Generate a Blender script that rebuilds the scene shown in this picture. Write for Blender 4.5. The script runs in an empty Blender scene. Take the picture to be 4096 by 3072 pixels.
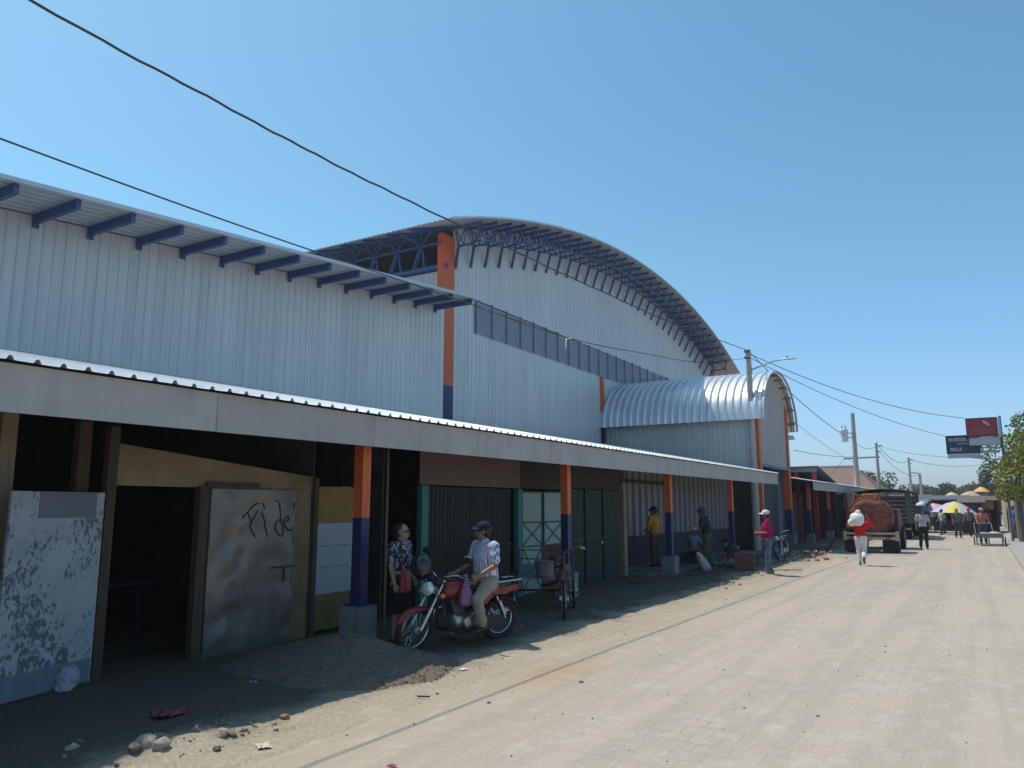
import bpy, bmesh, math, random
from mathutils import Vector, Matrix, noise
V = Vector
RAD = math.radians
rnd = random.Random(11)
sc = bpy.context.scene
col = sc.collection


# ------------------------------------------------------------------ mesh builder
class MB:
    def __init__(s):
        s.v = []; s.f = []; s.mi = []

    def add(s, vs, fs, mi=0, M=None):
        o = len(s.v)
        for p in vs:
            p = V(p)
            if M is not None: p = M @ p
            s.v.append(p)
        for f in fs:
            s.f.append([i + o for i in f]); s.mi.append(mi)
        return s

    def box(s, x0, x1, y0, y1, z0, z1, mi=0, M=None):
        vs = [(x0, y0, z0), (x1, y0, z0), (x1, y1, z0), (x0, y1, z0), (x0, y0, z1), (x1, y0, z1), (x1, y1, z1), (x0, y1, z1)]
        return s.add(vs, [(0, 3, 2, 1), (4, 5, 6, 7), (0, 1, 5, 4), (1, 2, 6, 5), (2, 3, 7, 6), (3, 0, 4, 7)], mi, M)

    def bar(s, p, q, w, h=None, up=(0, 0, 1), mi=0, M=None):
        p = V(p); q = V(q); h = w if h is None else h
        d = (q - p).normalized(); up = V(up)
        if abs(d.dot(up)) > .98: up = V((1, 0, 0))
        r = d.cross(up).normalized(); u = r.cross(d)
        vs = []
        for c in (p, q):
            for a, b in ((-1, -1), (1, -1), (1, 1), (-1, 1)):
                vs.append(c + r * (a * w / 2) + u * (b * h / 2))
        return s.add(vs, [(3, 2, 1, 0), (4, 5, 6, 7), (0, 1, 5, 4), (1, 2, 6, 5), (2, 3, 7, 6), (3, 0, 4, 7)], mi, M)

    def tube(s, pts, r, n=8, cap=True, closed=False, mi=0, M=None):
        pts = [V(p) for p in pts]; k = len(pts)
        rr = r if isinstance(r, (list, tuple)) else [r] * k
        vs = []; prev = None
        for i, p in enumerate(pts):
            a = pts[(i - 1) % k] if (closed or i > 0) else p
            b = pts[(i + 1) % k] if (closed or i < k - 1) else p
            d = (b - a).normalized()
            if prev is None:
                t = V((0, 0, 1)) if abs(d.z) < .9 else V((1, 0, 0))
                n1 = d.cross(t).normalized()
            else:
                n1 = prev - d * prev.dot(d)
                n1 = n1.normalized() if n1.length > 1e-6 else d.orthogonal().normalized()
            prev = n1; n2 = d.cross(n1)
            for j in range(n):
                an = 2 * math.pi * j / n
                vs.append(p + (n1 * math.cos(an) + n2 * math.sin(an)) * rr[i])
        fs = []
        for i in range(k if closed else k - 1):
            i2 = (i + 1) % k
            for j in range(n):
                j2 = (j + 1) % n
                fs.append((i * n + j, i * n + j2, i2 * n + j2, i2 * n + j))
        if cap and not closed:
            fs.append(tuple(range(n - 1, -1, -1))); fs.append(tuple((k - 1) * n + j for j in range(n)))
        return s.add(vs, fs, mi, M)

    def lathe(s, prof, n=16, M=None, mi=0, cap=True):
        vs = []; fs = []
        for r, z in prof:
            for j in range(n):
                a = 2 * math.pi * j / n
                vs.append((r * math.cos(a), r * math.sin(a), z))
        for i in range(len(prof) - 1):
            for j in range(n):
                j2 = (j + 1) % n
                fs.append((i * n + j, i * n + j2, (i + 1) * n + j2, (i + 1) * n + j))
        if cap:
            fs.append(tuple(range(n - 1, -1, -1))); fs.append(tuple((len(prof) - 1) * n + j for j in range(n)))
        return s.add(vs, fs, mi, M)

    def ell(s, c, rx, ry=None, rz=None, n=12, m=8, M=None, mi=0):
        ry = rx if ry is None else ry; rz = rx if rz is None else rz
        c = V(c); vs = [c + V((0, 0, -rz))]; fs = []
        for i in range(1, m):
            t = -math.pi / 2 + math.pi * i / m
            for j in range(n):
                a = 2 * math.pi * j / n
                vs.append(c + V((rx * math.cos(t) * math.cos(a), ry * math.cos(t) * math.sin(a), rz * math.sin(t))))
        vs.append(c + V((0, 0, rz)))
        for j in range(n): fs.append((0, 1 + (j + 1) % n, 1 + j))
        for i in range(m - 2):
            for j in range(n):
                j2 = (j + 1) % n
                fs.append((1 + i * n + j, 1 + i * n + j2, 1 + (i + 1) * n + j2, 1 + (i + 1) * n + j))
        L = len(vs) - 1
        for j in range(n): fs.append((1 + (m - 2) * n + j, 1 + (m - 2) * n + (j + 1) % n, L))
        return s.add(vs, fs, mi, M)

    def cap(s, a, b, ra, rb, n=10):
        """tapered capsule"""
        a = V(a); b = V(b); d = b - a; L = d.length
        if L < 1e-5: return s.ell(a, ra)
        M = Matrix.Translation(a) @ d.to_track_quat('Z', 'Y').to_matrix().to_4x4()
        prof = []
        for t in (-90, -60, -30, 0): prof.append((max(ra * math.cos(RAD(t)), .0005), ra * math.sin(RAD(t))))
        for t in (0, 30, 60, 90): prof.append((max(rb * math.cos(RAD(t)), .0005), L + rb * math.sin(RAD(t))))
        return s.lathe(prof, n, M)

    def loft(s, rings, mi=0, capends=True, M=None):
        n = len(rings[0]); vs = []; fs = []
        for r in rings: vs += list(r)
        for i in range(len(rings) - 1):
            for j in range(n):
                j2 = (j + 1) % n
                fs.append((i * n + j, i * n + j2, (i + 1) * n + j2, (i + 1) * n + j))
        if capends:
            fs.append(tuple(range(n - 1, -1, -1))); fs.append(tuple((len(rings) - 1) * n + j for j in range(n)))
        return s.add(vs, fs, mi, M)

    def grid(s, nu, nv, fn, mi=0):
        vs = [fn(i / nu, j / nv) for i in range(nu + 1) for j in range(nv + 1)]
        fs = [(i * (nv + 1) + j, (i + 1) * (nv + 1) + j, (i + 1) * (nv + 1) + j + 1, i * (nv + 1) + j + 1) for i in range(nu) for j in range(nv)]
        return s.add(vs, fs, mi)

    def prism(s, poly, axis, a0, a1, mi=0, M=None):
        """polygon (list of 2-tuples) extruded along axis 'x','y','z' from a0 to a1"""
        def mk(p, a):
            return {'x': (a, p[0], p[1]), 'y': (p[0], a, p[1]), 'z': (p[0], p[1], a)}[axis]
        n = len(poly); vs = [mk(p, a0) for p in poly] + [mk(p, a1) for p in poly]
        fs = [tuple(range(n - 1, -1, -1)), tuple(range(n, 2 * n))]
        for i in range(n):
            j = (i + 1) % n; fs.append((i, j, n + j, n + i))
        return s.add(vs, fs, mi, M)

    def torus(s, c, R, r, axis='y', n=36, m=10, mi=0, M=None, sx=1.0):
        pts = []
        vs = []; fs = []
        for i in range(n):
            a = 2 * math.pi * i / n
            for j in range(m):
                b = 2 * math.pi * j / m
                q = R + r * math.cos(b); h = r * sx * math.sin(b)
                p = {'y': (q * math.cos(a), h, q * math.sin(a)), 'z': (q * math.cos(a), q * math.sin(a), h), 'x': (h, q * math.cos(a), q * math.sin(a))}[axis]
                vs.append(V(c) + V(p))
        for i in range(n):
            for j in range(m):
                i2 = (i + 1) % n; j2 = (j + 1) % m
                fs.append((i * m + j, i2 * m + j, i2 * m + j2, i * m + j2))
        return s.add(vs, fs, mi, M)

    def xf(s, M):
        s.v = [M @ p for p in s.v]; return s


def root_loc(o):
    while o.parent: o = o.parent
    return o.location.copy()


def finish(me, mats, smooth=38):
    for m in (mats if isinstance(mats, (list, tuple)) else [mats]): me.materials.append(m)
    if smooth:
        for p in me.polygons: p.use_smooth = True
        me.set_sharp_from_angle(angle=RAD(smooth))


def mk(name, mb, mats, parent=None, world=True, smooth=38, flip=True):
    """link a mesh builder as ONE object; world coordinates unless world=False"""
    off = root_loc(parent) if (parent and world) else V((0, 0, 0))
    me = bpy.data.meshes.new(name)
    me.from_pydata([p - off for p in mb.v], [], mb.f)
    me.polygons.foreach_set('material_index', mb.mi)
    if flip:
        bm = bmesh.new(); bm.from_mesh(me); bmesh.ops.recalc_face_normals(bm, faces=bm.faces); bm.to_mesh(me); bm.free()
    finish(me, mats, smooth)
    o = bpy.data.objects.new(name, me); col.objects.link(o)
    if parent: o.parent = parent
    return o


def tag(o, label, cat, group=None, kind=None):
    if label: o['label'] = label
    if cat: o['category'] = cat
    if group: o['group'] = group
    if kind: o['kind'] = kind
    return o


def thing(name, label, cat, loc=(0, 0, 0), rz=0, group=None):
    o = bpy.data.objects.new(name, None); col.objects.link(o)
    o.location = loc; o.rotation_euler = (0, 0, RAD(rz)); o.empty_display_size = .1
    return tag(o, label, cat, group)


def struct(name, mb, mats, smooth=38, kind='structure'):
    o = mk(name, mb, mats, None, True, smooth); o['kind'] = kind; return o


def copy_tree(o, parent=None):
    c = o.copy(); col.objects.link(c); c.parent = parent
    for ch in list(o.children): copy_tree(ch, c)
    return c


def remesh(name, mb, voxel, mats, parent, iters=6, wr=0, wrs=14, factor=.5):
    """union of overlapping shapes -> one continuous skin (local coordinates)"""
    me = bpy.data.meshes.new('t'); me.from_pydata(mb.v, [], mb.f)
    o = bpy.data.objects.new('t', me); col.objects.link(o)
    m = o.modifiers.new('r', 'REMESH'); m.mode = 'VOXEL'; m.voxel_size = voxel
    if iters:
        sm = o.modifiers.new('s', 'SMOOTH'); sm.iterations = iters; sm.factor = factor
    dg = bpy.context.evaluated_depsgraph_get()
    me2 = bpy.data.meshes.new_from_object(o.evaluated_get(dg))
    bpy.data.objects.remove(o); bpy.data.meshes.remove(me)
    me2.name = name
    if wr:
        sd = V((rnd.random() * 50, rnd.random() * 50, 0))
        ns = [v.normal.copy() for v in me2.vertices]
        for v, nn in zip(me2.vertices, ns):
            p = v.co
            q = V((p.x * wrs, p.y * wrs, p.z * wrs * 1.3)) + sd
            v.co = p + nn * (wr * (noise.noise(q) + .6 * abs(noise.noise(q * 2.1))))
    finish(me2, mats, 0)
    for p in me2.polygons: p.use_smooth = True
    o = bpy.data.objects.new(name, me2); col.objects.link(o); o.parent = parent
    return o


# ------------------------------------------------------------------ materials
MATS = {}


def nodes(m):
    m.use_nodes = True
    return m.node_tree.nodes, m.node_tree.links


def mat(name, c, rough=.6, metal=0, var=.0, scale=3.0, bump=0, bscale=40, c2=None, thr=None, spec=.5, stretch=None, coat=0, dirt=None):
    """principled with noise colour variation (var), a second colour in patches (c2, thr) and noise bump"""
    if name in MATS: return MATS[name]
    m = bpy.data.materials.new(name); N, L = nodes(m); b = N['Principled BSDF']
    b.inputs['Roughness'].default_value = rough; b.inputs['Metallic'].default_value = metal
    b.inputs['Specular IOR Level'].default_value = spec
    b.inputs['Coat Weight'].default_value = coat
    b.inputs['Base Color'].default_value = (*c, 1)
    tc = N.new('ShaderNodeTexCoord'); mp = N.new('ShaderNodeMapping'); L.new(tc.outputs['Object'], mp.inputs['Vector'])
    if stretch: mp.inputs['Scale'].default_value = stretch
    out = None
    if var or c2:
        n = N.new('ShaderNodeTexNoise'); n.inputs['Scale'].default_value = scale; n.inputs['Detail'].default_value = 8
        n.inputs['Roughness'].default_value = .65; L.new(mp.outputs[0], n.inputs['Vector'])
        if c2:
            r = N.new('ShaderNodeValToRGB'); t = thr or (.5, .56)
            r.color_ramp.elements[0].position = t[0]; r.color_ramp.elements[1].position = t[1]
            r.color_ramp.elements[0].color = (*c, 1); r.color_ramp.elements[1].color = (*c2, 1)
            L.new(n.outputs['Fac'], r.inputs['Fac']); out = r.outputs[0]
        if var:
            n2 = N.new('ShaderNodeTexNoise'); n2.inputs['Scale'].default_value = scale * 1.7; n2.inputs['Detail'].default_value = 6
            L.new(mp.outputs[0], n2.inputs['Vector'])
            mr = N.new('ShaderNodeMapRange'); mr.inputs['From Min'].default_value = .25; mr.inputs['From Max'].default_value = .75
            mr.inputs['To Min'].default_value = 1 - var; mr.inputs['To Max'].default_value = 1 + var
            L.new(n2.outputs['Fac'], mr.inputs['Value'])
            mx = N.new('ShaderNodeMix'); mx.data_type = 'RGBA'; mx.blend_type = 'MULTIPLY'; mx.inputs['Factor'].default_value = 1
            if out: L.new(out, mx.inputs['A'])
            else: mx.inputs['A'].default_value = (*c, 1)
            L.new(mr.outputs[0], mx.inputs['B']); out = mx.outputs['Result']
    if out: L.new(out, b.inputs['Base Color'])
    if bump:
        nb = N.new('ShaderNodeTexNoise'); nb.inputs['Scale'].default_value = bscale; nb.inputs['Detail'].default_value = 5
        L.new(mp.outputs[0], nb.inputs['Vector'])
        bp = N.new('ShaderNodeBump'); bp.inputs['Strength'].default_value = bump; bp.inputs['Distance'].default_value = .02
        L.new(nb.outputs['Fac'], bp.inputs['Height']); L.new(bp.outputs[0], b.inputs['Normal'])
    MATS[name] = m
    return m


def stripe_mat(name, ca, cb, sc_, axis='y', lo=.5, hi=.6, rough=.8, cc=None):
    m = bpy.data.materials.new(name); N, L = nodes(m); b = N['Principled BSDF']; b.inputs['Roughness'].default_value = rough
    tc = N.new('ShaderNodeTexCoord'); w = N.new('ShaderNodeTexWave'); w.wave_type = 'BANDS'
    w.bands_direction = axis.upper() if axis != 'd' else 'DIAGONAL'
    w.inputs['Scale'].default_value = sc_; w.inputs['Distortion'].default_value = .6; w.inputs['Detail'].default_value = 1
    L.new(tc.outputs['Object'], w.inputs['Vector'])
    r = N.new('ShaderNodeValToRGB'); r.color_ramp.elements[0].position = lo; r.color_ramp.elements[1].position = hi
    r.color_ramp.elements[0].color = (*ca, 1); r.color_ramp.elements[1].color = (*cb, 1)
    L.new(w.outputs['Fac'], r.inputs['Fac']); L.new(r.outputs[0], b.inputs['Base Color'])
    return m


ZINC = mat('zinc_sheet', (.56, .60, .64), .42, .25, var=.05, scale=.9, stretch=(1, 2.2, .25), bump=.05, bscale=6)
ZINCW = mat('zinc_wall', (.64, .64, .63), .42, .2, var=.10, scale=.9, stretch=(1, 3.5, .16), bump=.08, bscale=4)
ZROOF = mat('zinc_roof', (.76, .78, .80), .36, .55, var=.05, scale=1.1, bump=.04, bscale=5)
SOFF = mat('zinc_underside', (.50, .50, .50), .5, .2, var=.08, scale=1.2)
NAVY = mat('navy_paint', (.05, .085, .24), .45, 0, var=.15, scale=4)
STEELB = mat('blue_steel', (.06, .12, .30), .45, 0, var=.15, scale=4)
LOUV = mat('louver_blue', (.46, .50, .57), .5, .1, var=.1, scale=3)
ORANGE = mat('orange_paint', (.70, .13, .03), .5, 0, var=.10, scale=5)
BLUEP = mat('blue_paint', (.012, .024, .10), .45, 0, var=.15, scale=6)
FIBRE = mat('fibre_cement', (.45, .42, .40), .8, 0, var=.10, scale=1.1, bump=.05, bscale=60)
CONC = mat('concrete', (.23, .215, .21), .9, 0, var=.14, scale=4, bump=.25, bscale=30)
CONCD = mat('concrete_pole', (.42, .40, .37), .85, 0, var=.12, scale=2, stretch=(4, 4, .7), bump=.15, bscale=20)
PLY = mat('plywood', (.25, .17, .085), .8, 0, var=.25, scale=1.3, bump=.1, bscale=20, c2=(.17, .105, .055), thr=(.5, .62))
TIMBER = mat('old_timber', (.075, .048, .03), .85, 0, var=.3, scale=2.2, stretch=(6, 6, .8), bump=.25, bscale=25)
TIMBERP = mat('pale_timber', (.25, .185, .125), .85, 0, var=.3, scale=2.2, stretch=(6, 6, .8), bump=.2, bscale=25)
DARKW = mat('dark_boards', (.05, .04, .035), .9, 0, var=.3, scale=2)  # plain dark boards, tone varied at random
METALD = mat('galvanised_door', (.23, .195, .165), .40, .4, var=.20, scale=1.5, bump=.5, bscale=3.0, c2=(.165, .145, .13), thr=(.40, .62))
WHITED = bpy.data.materials.new('peeling_white')          # white paint flaking in fine chips along a broad diagonal
N, L = nodes(WHITED); b_ = N['Principled BSDF']; b_.inputs['Roughness'].default_value = .65; tc_ = N.new('ShaderNodeTexCoord')
def _n(s, d, st=None):
    n = N.new('ShaderNodeTexNoise'); n.inputs['Scale'].default_value = s; n.inputs['Detail'].default_value = d; n.inputs['Roughness'].default_value = .7
    mp = N.new('ShaderNodeMapping'); mp.inputs['Scale'].default_value = st or (1, 1, 1); L.new(tc_.outputs['Object'], mp.inputs['Vector']); L.new(mp.outputs[0], n.inputs['Vector']); return n
na, nb_ = _n(1.9, 3, (1, 1, .8)), _n(23, 6, (1, 1, .75))
ad = N.new('ShaderNodeMath'); ad.operation = 'MULTIPLY_ADD'; L.new(na.outputs['Fac'], ad.inputs[0]); ad.inputs[1].default_value = .75; L.new(nb_.outputs['Fac'], ad.inputs[2])
rp_ = N.new('ShaderNodeValToRGB'); rp_.color_ramp.elements[0].position = .925; rp_.color_ramp.elements[1].position = .955; rp_.color_ramp.elements[0].color = (.36, .385, .41, 1); rp_.color_ramp.elements[1].color = (.115, .125, .155, 1); L.new(ad.outputs[0], rp_.inputs['Fac'])
nc = _n(2.6, 6); rr_ = N.new('ShaderNodeMapRange'); L.new(nc.outputs['Fac'], rr_.inputs['Value']); rr_.inputs['From Min'].default_value = .3; rr_.inputs['From Max'].default_value = .7; rr_.inputs['To Min'].default_value = .8; rr_.inputs['To Max'].default_value = 1.12
mm = N.new('ShaderNodeMix'); mm.data_type = 'RGBA'; mm.blend_type = 'MULTIPLY'; mm.inputs['Factor'].default_value = 1; L.new(rp_.outputs[0], mm.inputs['A']); L.new(rr_.outputs[0], mm.inputs['B']); L.new(mm.outputs['Result'], b_.inputs['Base Color'])
GREYP = mat('grey_patch', (.16, .17, .19), .8, 0, var=.08, scale=2)
YELP = mat('ochre_sheet', (.27, .155, .035), .7, 0, var=.16, scale=2.5)
WHITEP = mat('white_sheet', (.34, .35, .40), .6, 0, var=.07, scale=2)
OLIVEP = mat('olive_sheet', (.15, .12, .03), .75, 0, var=.15, scale=2.5)
GREENSH = mat('green_shutter', (.015, .036, .024), .6, 0, var=.3, scale=3, stretch=(2, 6, .5))
DARKSH = mat('dark_shutter', (.017, .015, .014), .7, 0, var=.25, scale=3, stretch=(2, 6, .5))
TEALP = mat('teal_post', (.03, .17, .145), .6, 0, var=.15, scale=4)
MINT = mat('mint_sheet', (.26, .36, .33), .6, 0, var=.08, scale=2)
BROWNP = mat('brown_board', (.15, .10, .078), .8, 0, var=.08, scale=2)
BLACKM = mat('black_metal', (.015, .015, .017), .5, 0)
RIBG = mat('porch_sheet', (.26, .25, .27), .5, .2, var=.05, scale=1)
BRICKB = mat('dark_block', (.045, .042, .046), .9, 0, var=.2, scale=4, bump=.2, bscale=14)
CABLE = mat('cable_black', (.045, .045, .055), .7)
WIREW = mat('wire_white', (.6, .6, .62), .5)


def weather(m, width, amt, streak, axis='Y', sscale=(2, 5, .35)):
    """each sheet a slightly different tone, plus thin dirt runs down the surface"""
    N, L = nodes(m); b = N['Principled BSDF']; src = b.inputs['Base Color'].links[0].from_socket
    tc = N.new('ShaderNodeTexCoord'); sp = N.new('ShaderNodeSeparateXYZ'); L.new(tc.outputs['Object'], sp.inputs[0])
    d = N.new('ShaderNodeMath'); d.operation = 'DIVIDE'; L.new(sp.outputs[axis], d.inputs[0]); d.inputs[1].default_value = width
    f = N.new('ShaderNodeMath'); f.operation = 'FLOOR'; L.new(d.outputs[0], f.inputs[0]); wn = N.new('ShaderNodeTexWhiteNoise'); wn.noise_dimensions = '1D'; L.new(f.outputs[0], wn.inputs['W'])
    r = N.new('ShaderNodeMapRange'); L.new(wn.outputs['Value'], r.inputs['Value']); r.inputs['To Min'].default_value = 1 - amt; r.inputs['To Max'].default_value = 1 + amt * .4
    mp = N.new('ShaderNodeMapping'); mp.inputs['Scale'].default_value = sscale; L.new(tc.outputs['Object'], mp.inputs['Vector'])
    n = N.new('ShaderNodeTexNoise'); n.inputs['Scale'].default_value = 1.6; n.inputs['Detail'].default_value = 9; n.inputs['Roughness'].default_value = .72; L.new(mp.outputs[0], n.inputs['Vector'])
    q = N.new('ShaderNodeMapRange'); L.new(n.outputs['Fac'], q.inputs['Value']); q.inputs['From Min'].default_value = .5; q.inputs['From Max'].default_value = .75; q.inputs['To Min'].default_value = 1; q.inputs['To Max'].default_value = 1 - streak
    mu = N.new('ShaderNodeMath'); mu.operation = 'MULTIPLY'; L.new(r.outputs[0], mu.inputs[0]); L.new(q.outputs[0], mu.inputs[1])
    x = N.new('ShaderNodeMix'); x.data_type = 'RGBA'; x.blend_type = 'MULTIPLY'; x.inputs['Factor'].default_value = 1; L.new(src, x.inputs['A']); L.new(mu.outputs[0], x.inputs['B']); L.new(x.outputs['Result'], b.inputs['Base Color'])


weather(ZINCW, 1.0, .05, .12); weather(FIBRE, 2.33, .06, .25, 'Y', (3, 2.2, .6)); weather(ZROOF, .93, .06, .15, 'X', (3, .5, .5))
weather(ORANGE, 9, .0, .30, 'Y', (7, 7, 1.2)); weather(BLUEP, 9, .0, .35, 'Y', (7, 7, 1.2)); weather(CONC, 9, 0, .35, 'Y', (5, 5, 1.5))

# ------------------------------------------------------------------ ground, road, verge
ROADM = bpy.data.materials.new('road_pavers')


def build_road_mat():
    m = ROADM; N, L = nodes(m); b = N['Principled BSDF']; b.inputs['Roughness'].default_value = .9
    b.inputs['Specular IOR Level'].default_value = .25
    tc = N.new('ShaderNodeTexCoord')
    # wobble
    nw = N.new('ShaderNodeTexNoise'); nw.inputs['Scale'].default_value = 2.2; nw.inputs['Detail'].default_value = 4
    L.new(tc.outputs['Object'], nw.inputs['Vector'])
    wm = N.new('ShaderNodeMix'); wm.data_type = 'RGBA'; wm.blend_type = 'LINEAR_LIGHT'; wm.inputs['Factor'].default_value = .045
    L.new(tc.outputs['Object'], wm.inputs['A']); L.new(nw.outputs['Color'], wm.inputs['B'])
    mp = N.new('ShaderNodeMapping'); mp.inputs['Rotation'].default_value = (0, 0, 0)
    L.new(wm.outputs['Result'], mp.inputs['Vector'])
    br = N.new('ShaderNodeTexBrick'); br.inputs['Scale'].default_value = 1
    br.inputs['Brick Width'].default_value = .235; br.inputs['Row Height'].default_value = .205
    br.inputs['Mortar Size'].default_value = .012; br.inputs['Mortar Smooth'].default_value = 1
    br.inputs['Color1'].default_value = (.425, .366, .318, 1); br.inputs['Color2'].default_value = (.395, .336, .292, 1)
    br.inputs['Mortar'].default_value = (.29, .255, .215, 1); br.inputs['Bias'].default_value = .0
    L.new(mp.outputs[0], br.inputs['Vector'])

    def noise_(s, d=8, rgh=.6, stretch=None):
        n = N.new('ShaderNodeTexNoise'); n.inputs['Scale'].default_value = s; n.inputs['Detail'].default_value = d; n.inputs['Roughness'].default_value = rgh
        if stretch:
            q = N.new('ShaderNodeMapping'); q.inputs['Scale'].default_value = stretch; L.new(tc.outputs['Object'], q.inputs['Vector']); L.new(q.outputs[0], n.inputs['Vector'])
        else: L.new(tc.outputs['Object'], n.inputs['Vector'])
        return n

    def ramp(src, a, bb, ca=(0, 0, 0, 1), cb=(1, 1, 1, 1)):
        r = N.new('ShaderNodeValToRGB'); r.color_ramp.elements[0].position = a; r.color_ramp.elements[1].position = bb
        r.color_ramp.elements[0].color = ca; r.color_ramp.elements[1].color = cb; L.new(src, r.inputs['Fac']); return r

    def mix(f, a, bb, mode='MIX'):
        x = N.new('ShaderNodeMix'); x.data_type = 'RGBA'; x.blend_type = mode
        for s_, val in (('Factor', f), ('A', a), ('B', bb)):
            if hasattr(val, 'node'): L.new(val, x.inputs[s_])
            elif isinstance(val, (int, float)): x.inputs[s_].default_value = val
            else: x.inputs[s_].default_value = val
        return x.outputs['Result']
    # dust that covers the joints in patches, streaked along the street
    d1 = ramp(noise_(.55, 9, .68, (1, .45, 1)).outputs['Fac'], .34, .57)
    c = mix(d1.outputs[0], br.outputs['Color'], (.42, .356, .302, 1))
    # sandy left shoulder
    sx = N.new('ShaderNodeSeparateXYZ'); L.new(tc.outputs['Object'], sx.inputs[0])
    n3 = noise_(.8, 7)
    ad = N.new('ShaderNodeMath'); ad.operation = 'MULTIPLY_ADD'; L.new(n3.outputs['Fac'], ad.inputs[0]); ad.inputs[1].default_value = 2.6; L.new(sx.outputs['X'], ad.inputs[2])
    sh = N.new('ShaderNodeMapRange'); L.new(ad.outputs[0], sh.inputs['Value']); sh.inputs['From Min'].default_value = -3.1; sh.inputs['From Max'].default_value = -1.6
    sh.inputs['To Min'].default_value = .95; sh.inputs['To Max'].default_value = 0
    c = mix(sh.outputs[0], c, (.375, .32, .245, 1))
    # rusty dust spot by the gravel and yellowish stains
    n4 = ramp(noise_(.28, 5).outputs['Fac'], .56, .70)
    c = mix(mix(1.0, n4.outputs[0], (.55, .55, .55, 1), 'MULTIPLY'), c, (.39, .34, .25, 1))
    vd = N.new('ShaderNodeVectorMath'); vd.operation = 'DISTANCE'
    sc2 = N.new('ShaderNodeMapping'); sc2.inputs['Scale'].default_value = (1, .45, 1); L.new(wm.outputs['Result'], sc2.inputs['Vector'])
    L.new(sc2.outputs[0], vd.inputs[0]); vd.inputs[1].default_value = (-3.9, 7.4 * .45, 0)
    ru = N.new('ShaderNodeMapRange'); L.new(vd.outputs['Value'], ru.inputs['Value']); ru.inputs['From Min'].default_value = .05; ru.inputs['From Max'].default_value = .5
    ru.inputs['To Min'].default_value = .55; ru.inputs['To Max'].default_value = 0
    c = mix(ru.outputs[0], c, (.46, .24, .11, 1))
    n7 = ramp(noise_(1.0, 7, .6, (2.6, .10, 1)).outputs['Fac'], .44, .60)   # faint wheel tracks along the street
    c = mix(mix(1.0, n7.outputs[0], (.32, .32, .32, 1), 'MULTIPLY'), c, (.26, .235, .20, 1))
    n8 = ramp(noise_(.35, 8, .7).outputs['Fac'], .50, .66)
    c = mix(mix(1.0, n8.outputs[0], (.4, .4, .4, 1), 'MULTIPLY'), c, (.30, .27, .225, 1))
    # pale worn patches and fine grain
    n5 = ramp(noise_(4.5, 9, .7, (1, .6, 1)).outputs['Fac'], .52, .66)
    c = mix(mix(1.0, n5.outputs[0], (.5, .5, .5, 1), 'MULTIPLY'), c, (.485, .432, .38, 1))
    n6 = noise_(38, 6, .75)
    g = N.new('ShaderNodeMapRange'); L.new(n6.outputs['Fac'], g.inputs['Value']); g.inputs['From Min'].default_value = .3; g.inputs['From Max'].default_value = .7
    g.inputs['To Min'].default_value = .84; g.inputs['To Max'].default_value = 1.14
    c = mix(1.0, c, g.outputs[0], 'MULTIPLY')
    L.new(c, b.inputs['Base Color'])
    bp = N.new('ShaderNodeBump'); bp.inputs['Strength'].default_value = .12; bp.inputs['Distance'].default_value = .01
    iv = N.new('ShaderNodeMath'); iv.operation = 'SUBTRACT'; iv.inputs[0].default_value = 1; L.new(br.outputs['Fac'], iv.inputs[1])
    hh = N.new('ShaderNodeMath'); hh.operation = 'MULTIPLY_ADD'; L.new(n6.outputs['Fac'], hh.inputs[0]); hh.inputs[1].default_value = 1.2
    m2 = N.new('ShaderNodeMath'); m2.operation = 'MULTIPLY'; L.new(iv.outputs[0], m2.inputs[0])
    inv = N.new('ShaderNodeMath'); inv.operation = 'SUBTRACT'; inv.inputs[0].default_value = 1; L.new(d1.outputs[0], inv.inputs[1]); L.new(inv.outputs[0], m2.inputs[1])
    L.new(m2.outputs[0], hh.inputs[2]); L.new(hh.outputs[0], bp.inputs['Height']); L.new(bp.outputs[0], b.inputs['Normal'])


build_road_mat()
DIRT = mat('dirt', (.17, .14, .105), .95, 0, var=.25, scale=2.2, bump=.5, bscale=38, c2=(.12, .10, .08), thr=(.45, .6), spec=.2)
DUST_SHADE = bpy.data.materials.new('verge_dust_shade')            # verge dirt: arcade shade painted dark along the stalls, pale dust towards the street
N, L = nodes(DUST_SHADE); b_ = N['Principled BSDF']; b_.inputs['Roughness'].default_value = .95; b_.inputs['Specular IOR Level'].default_value = .2
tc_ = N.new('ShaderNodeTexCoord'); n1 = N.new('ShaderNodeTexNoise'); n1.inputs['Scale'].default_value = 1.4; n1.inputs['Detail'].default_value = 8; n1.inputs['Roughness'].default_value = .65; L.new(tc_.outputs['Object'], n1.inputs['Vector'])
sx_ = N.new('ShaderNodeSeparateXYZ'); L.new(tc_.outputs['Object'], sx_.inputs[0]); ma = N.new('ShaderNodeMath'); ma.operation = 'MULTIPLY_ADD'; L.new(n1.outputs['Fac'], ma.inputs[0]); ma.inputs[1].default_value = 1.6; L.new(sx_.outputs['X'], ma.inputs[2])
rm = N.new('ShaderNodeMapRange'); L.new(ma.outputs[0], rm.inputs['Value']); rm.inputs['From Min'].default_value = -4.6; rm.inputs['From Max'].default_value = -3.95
cr_ = N.new('ShaderNodeValToRGB'); cr_.color_ramp.elements[0].color = (.105, .085, .062, 1); cr_.color_ramp.elements[1].color = (.355, .305, .235, 1); L.new(rm.outputs[0], cr_.inputs['Fac'])
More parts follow.
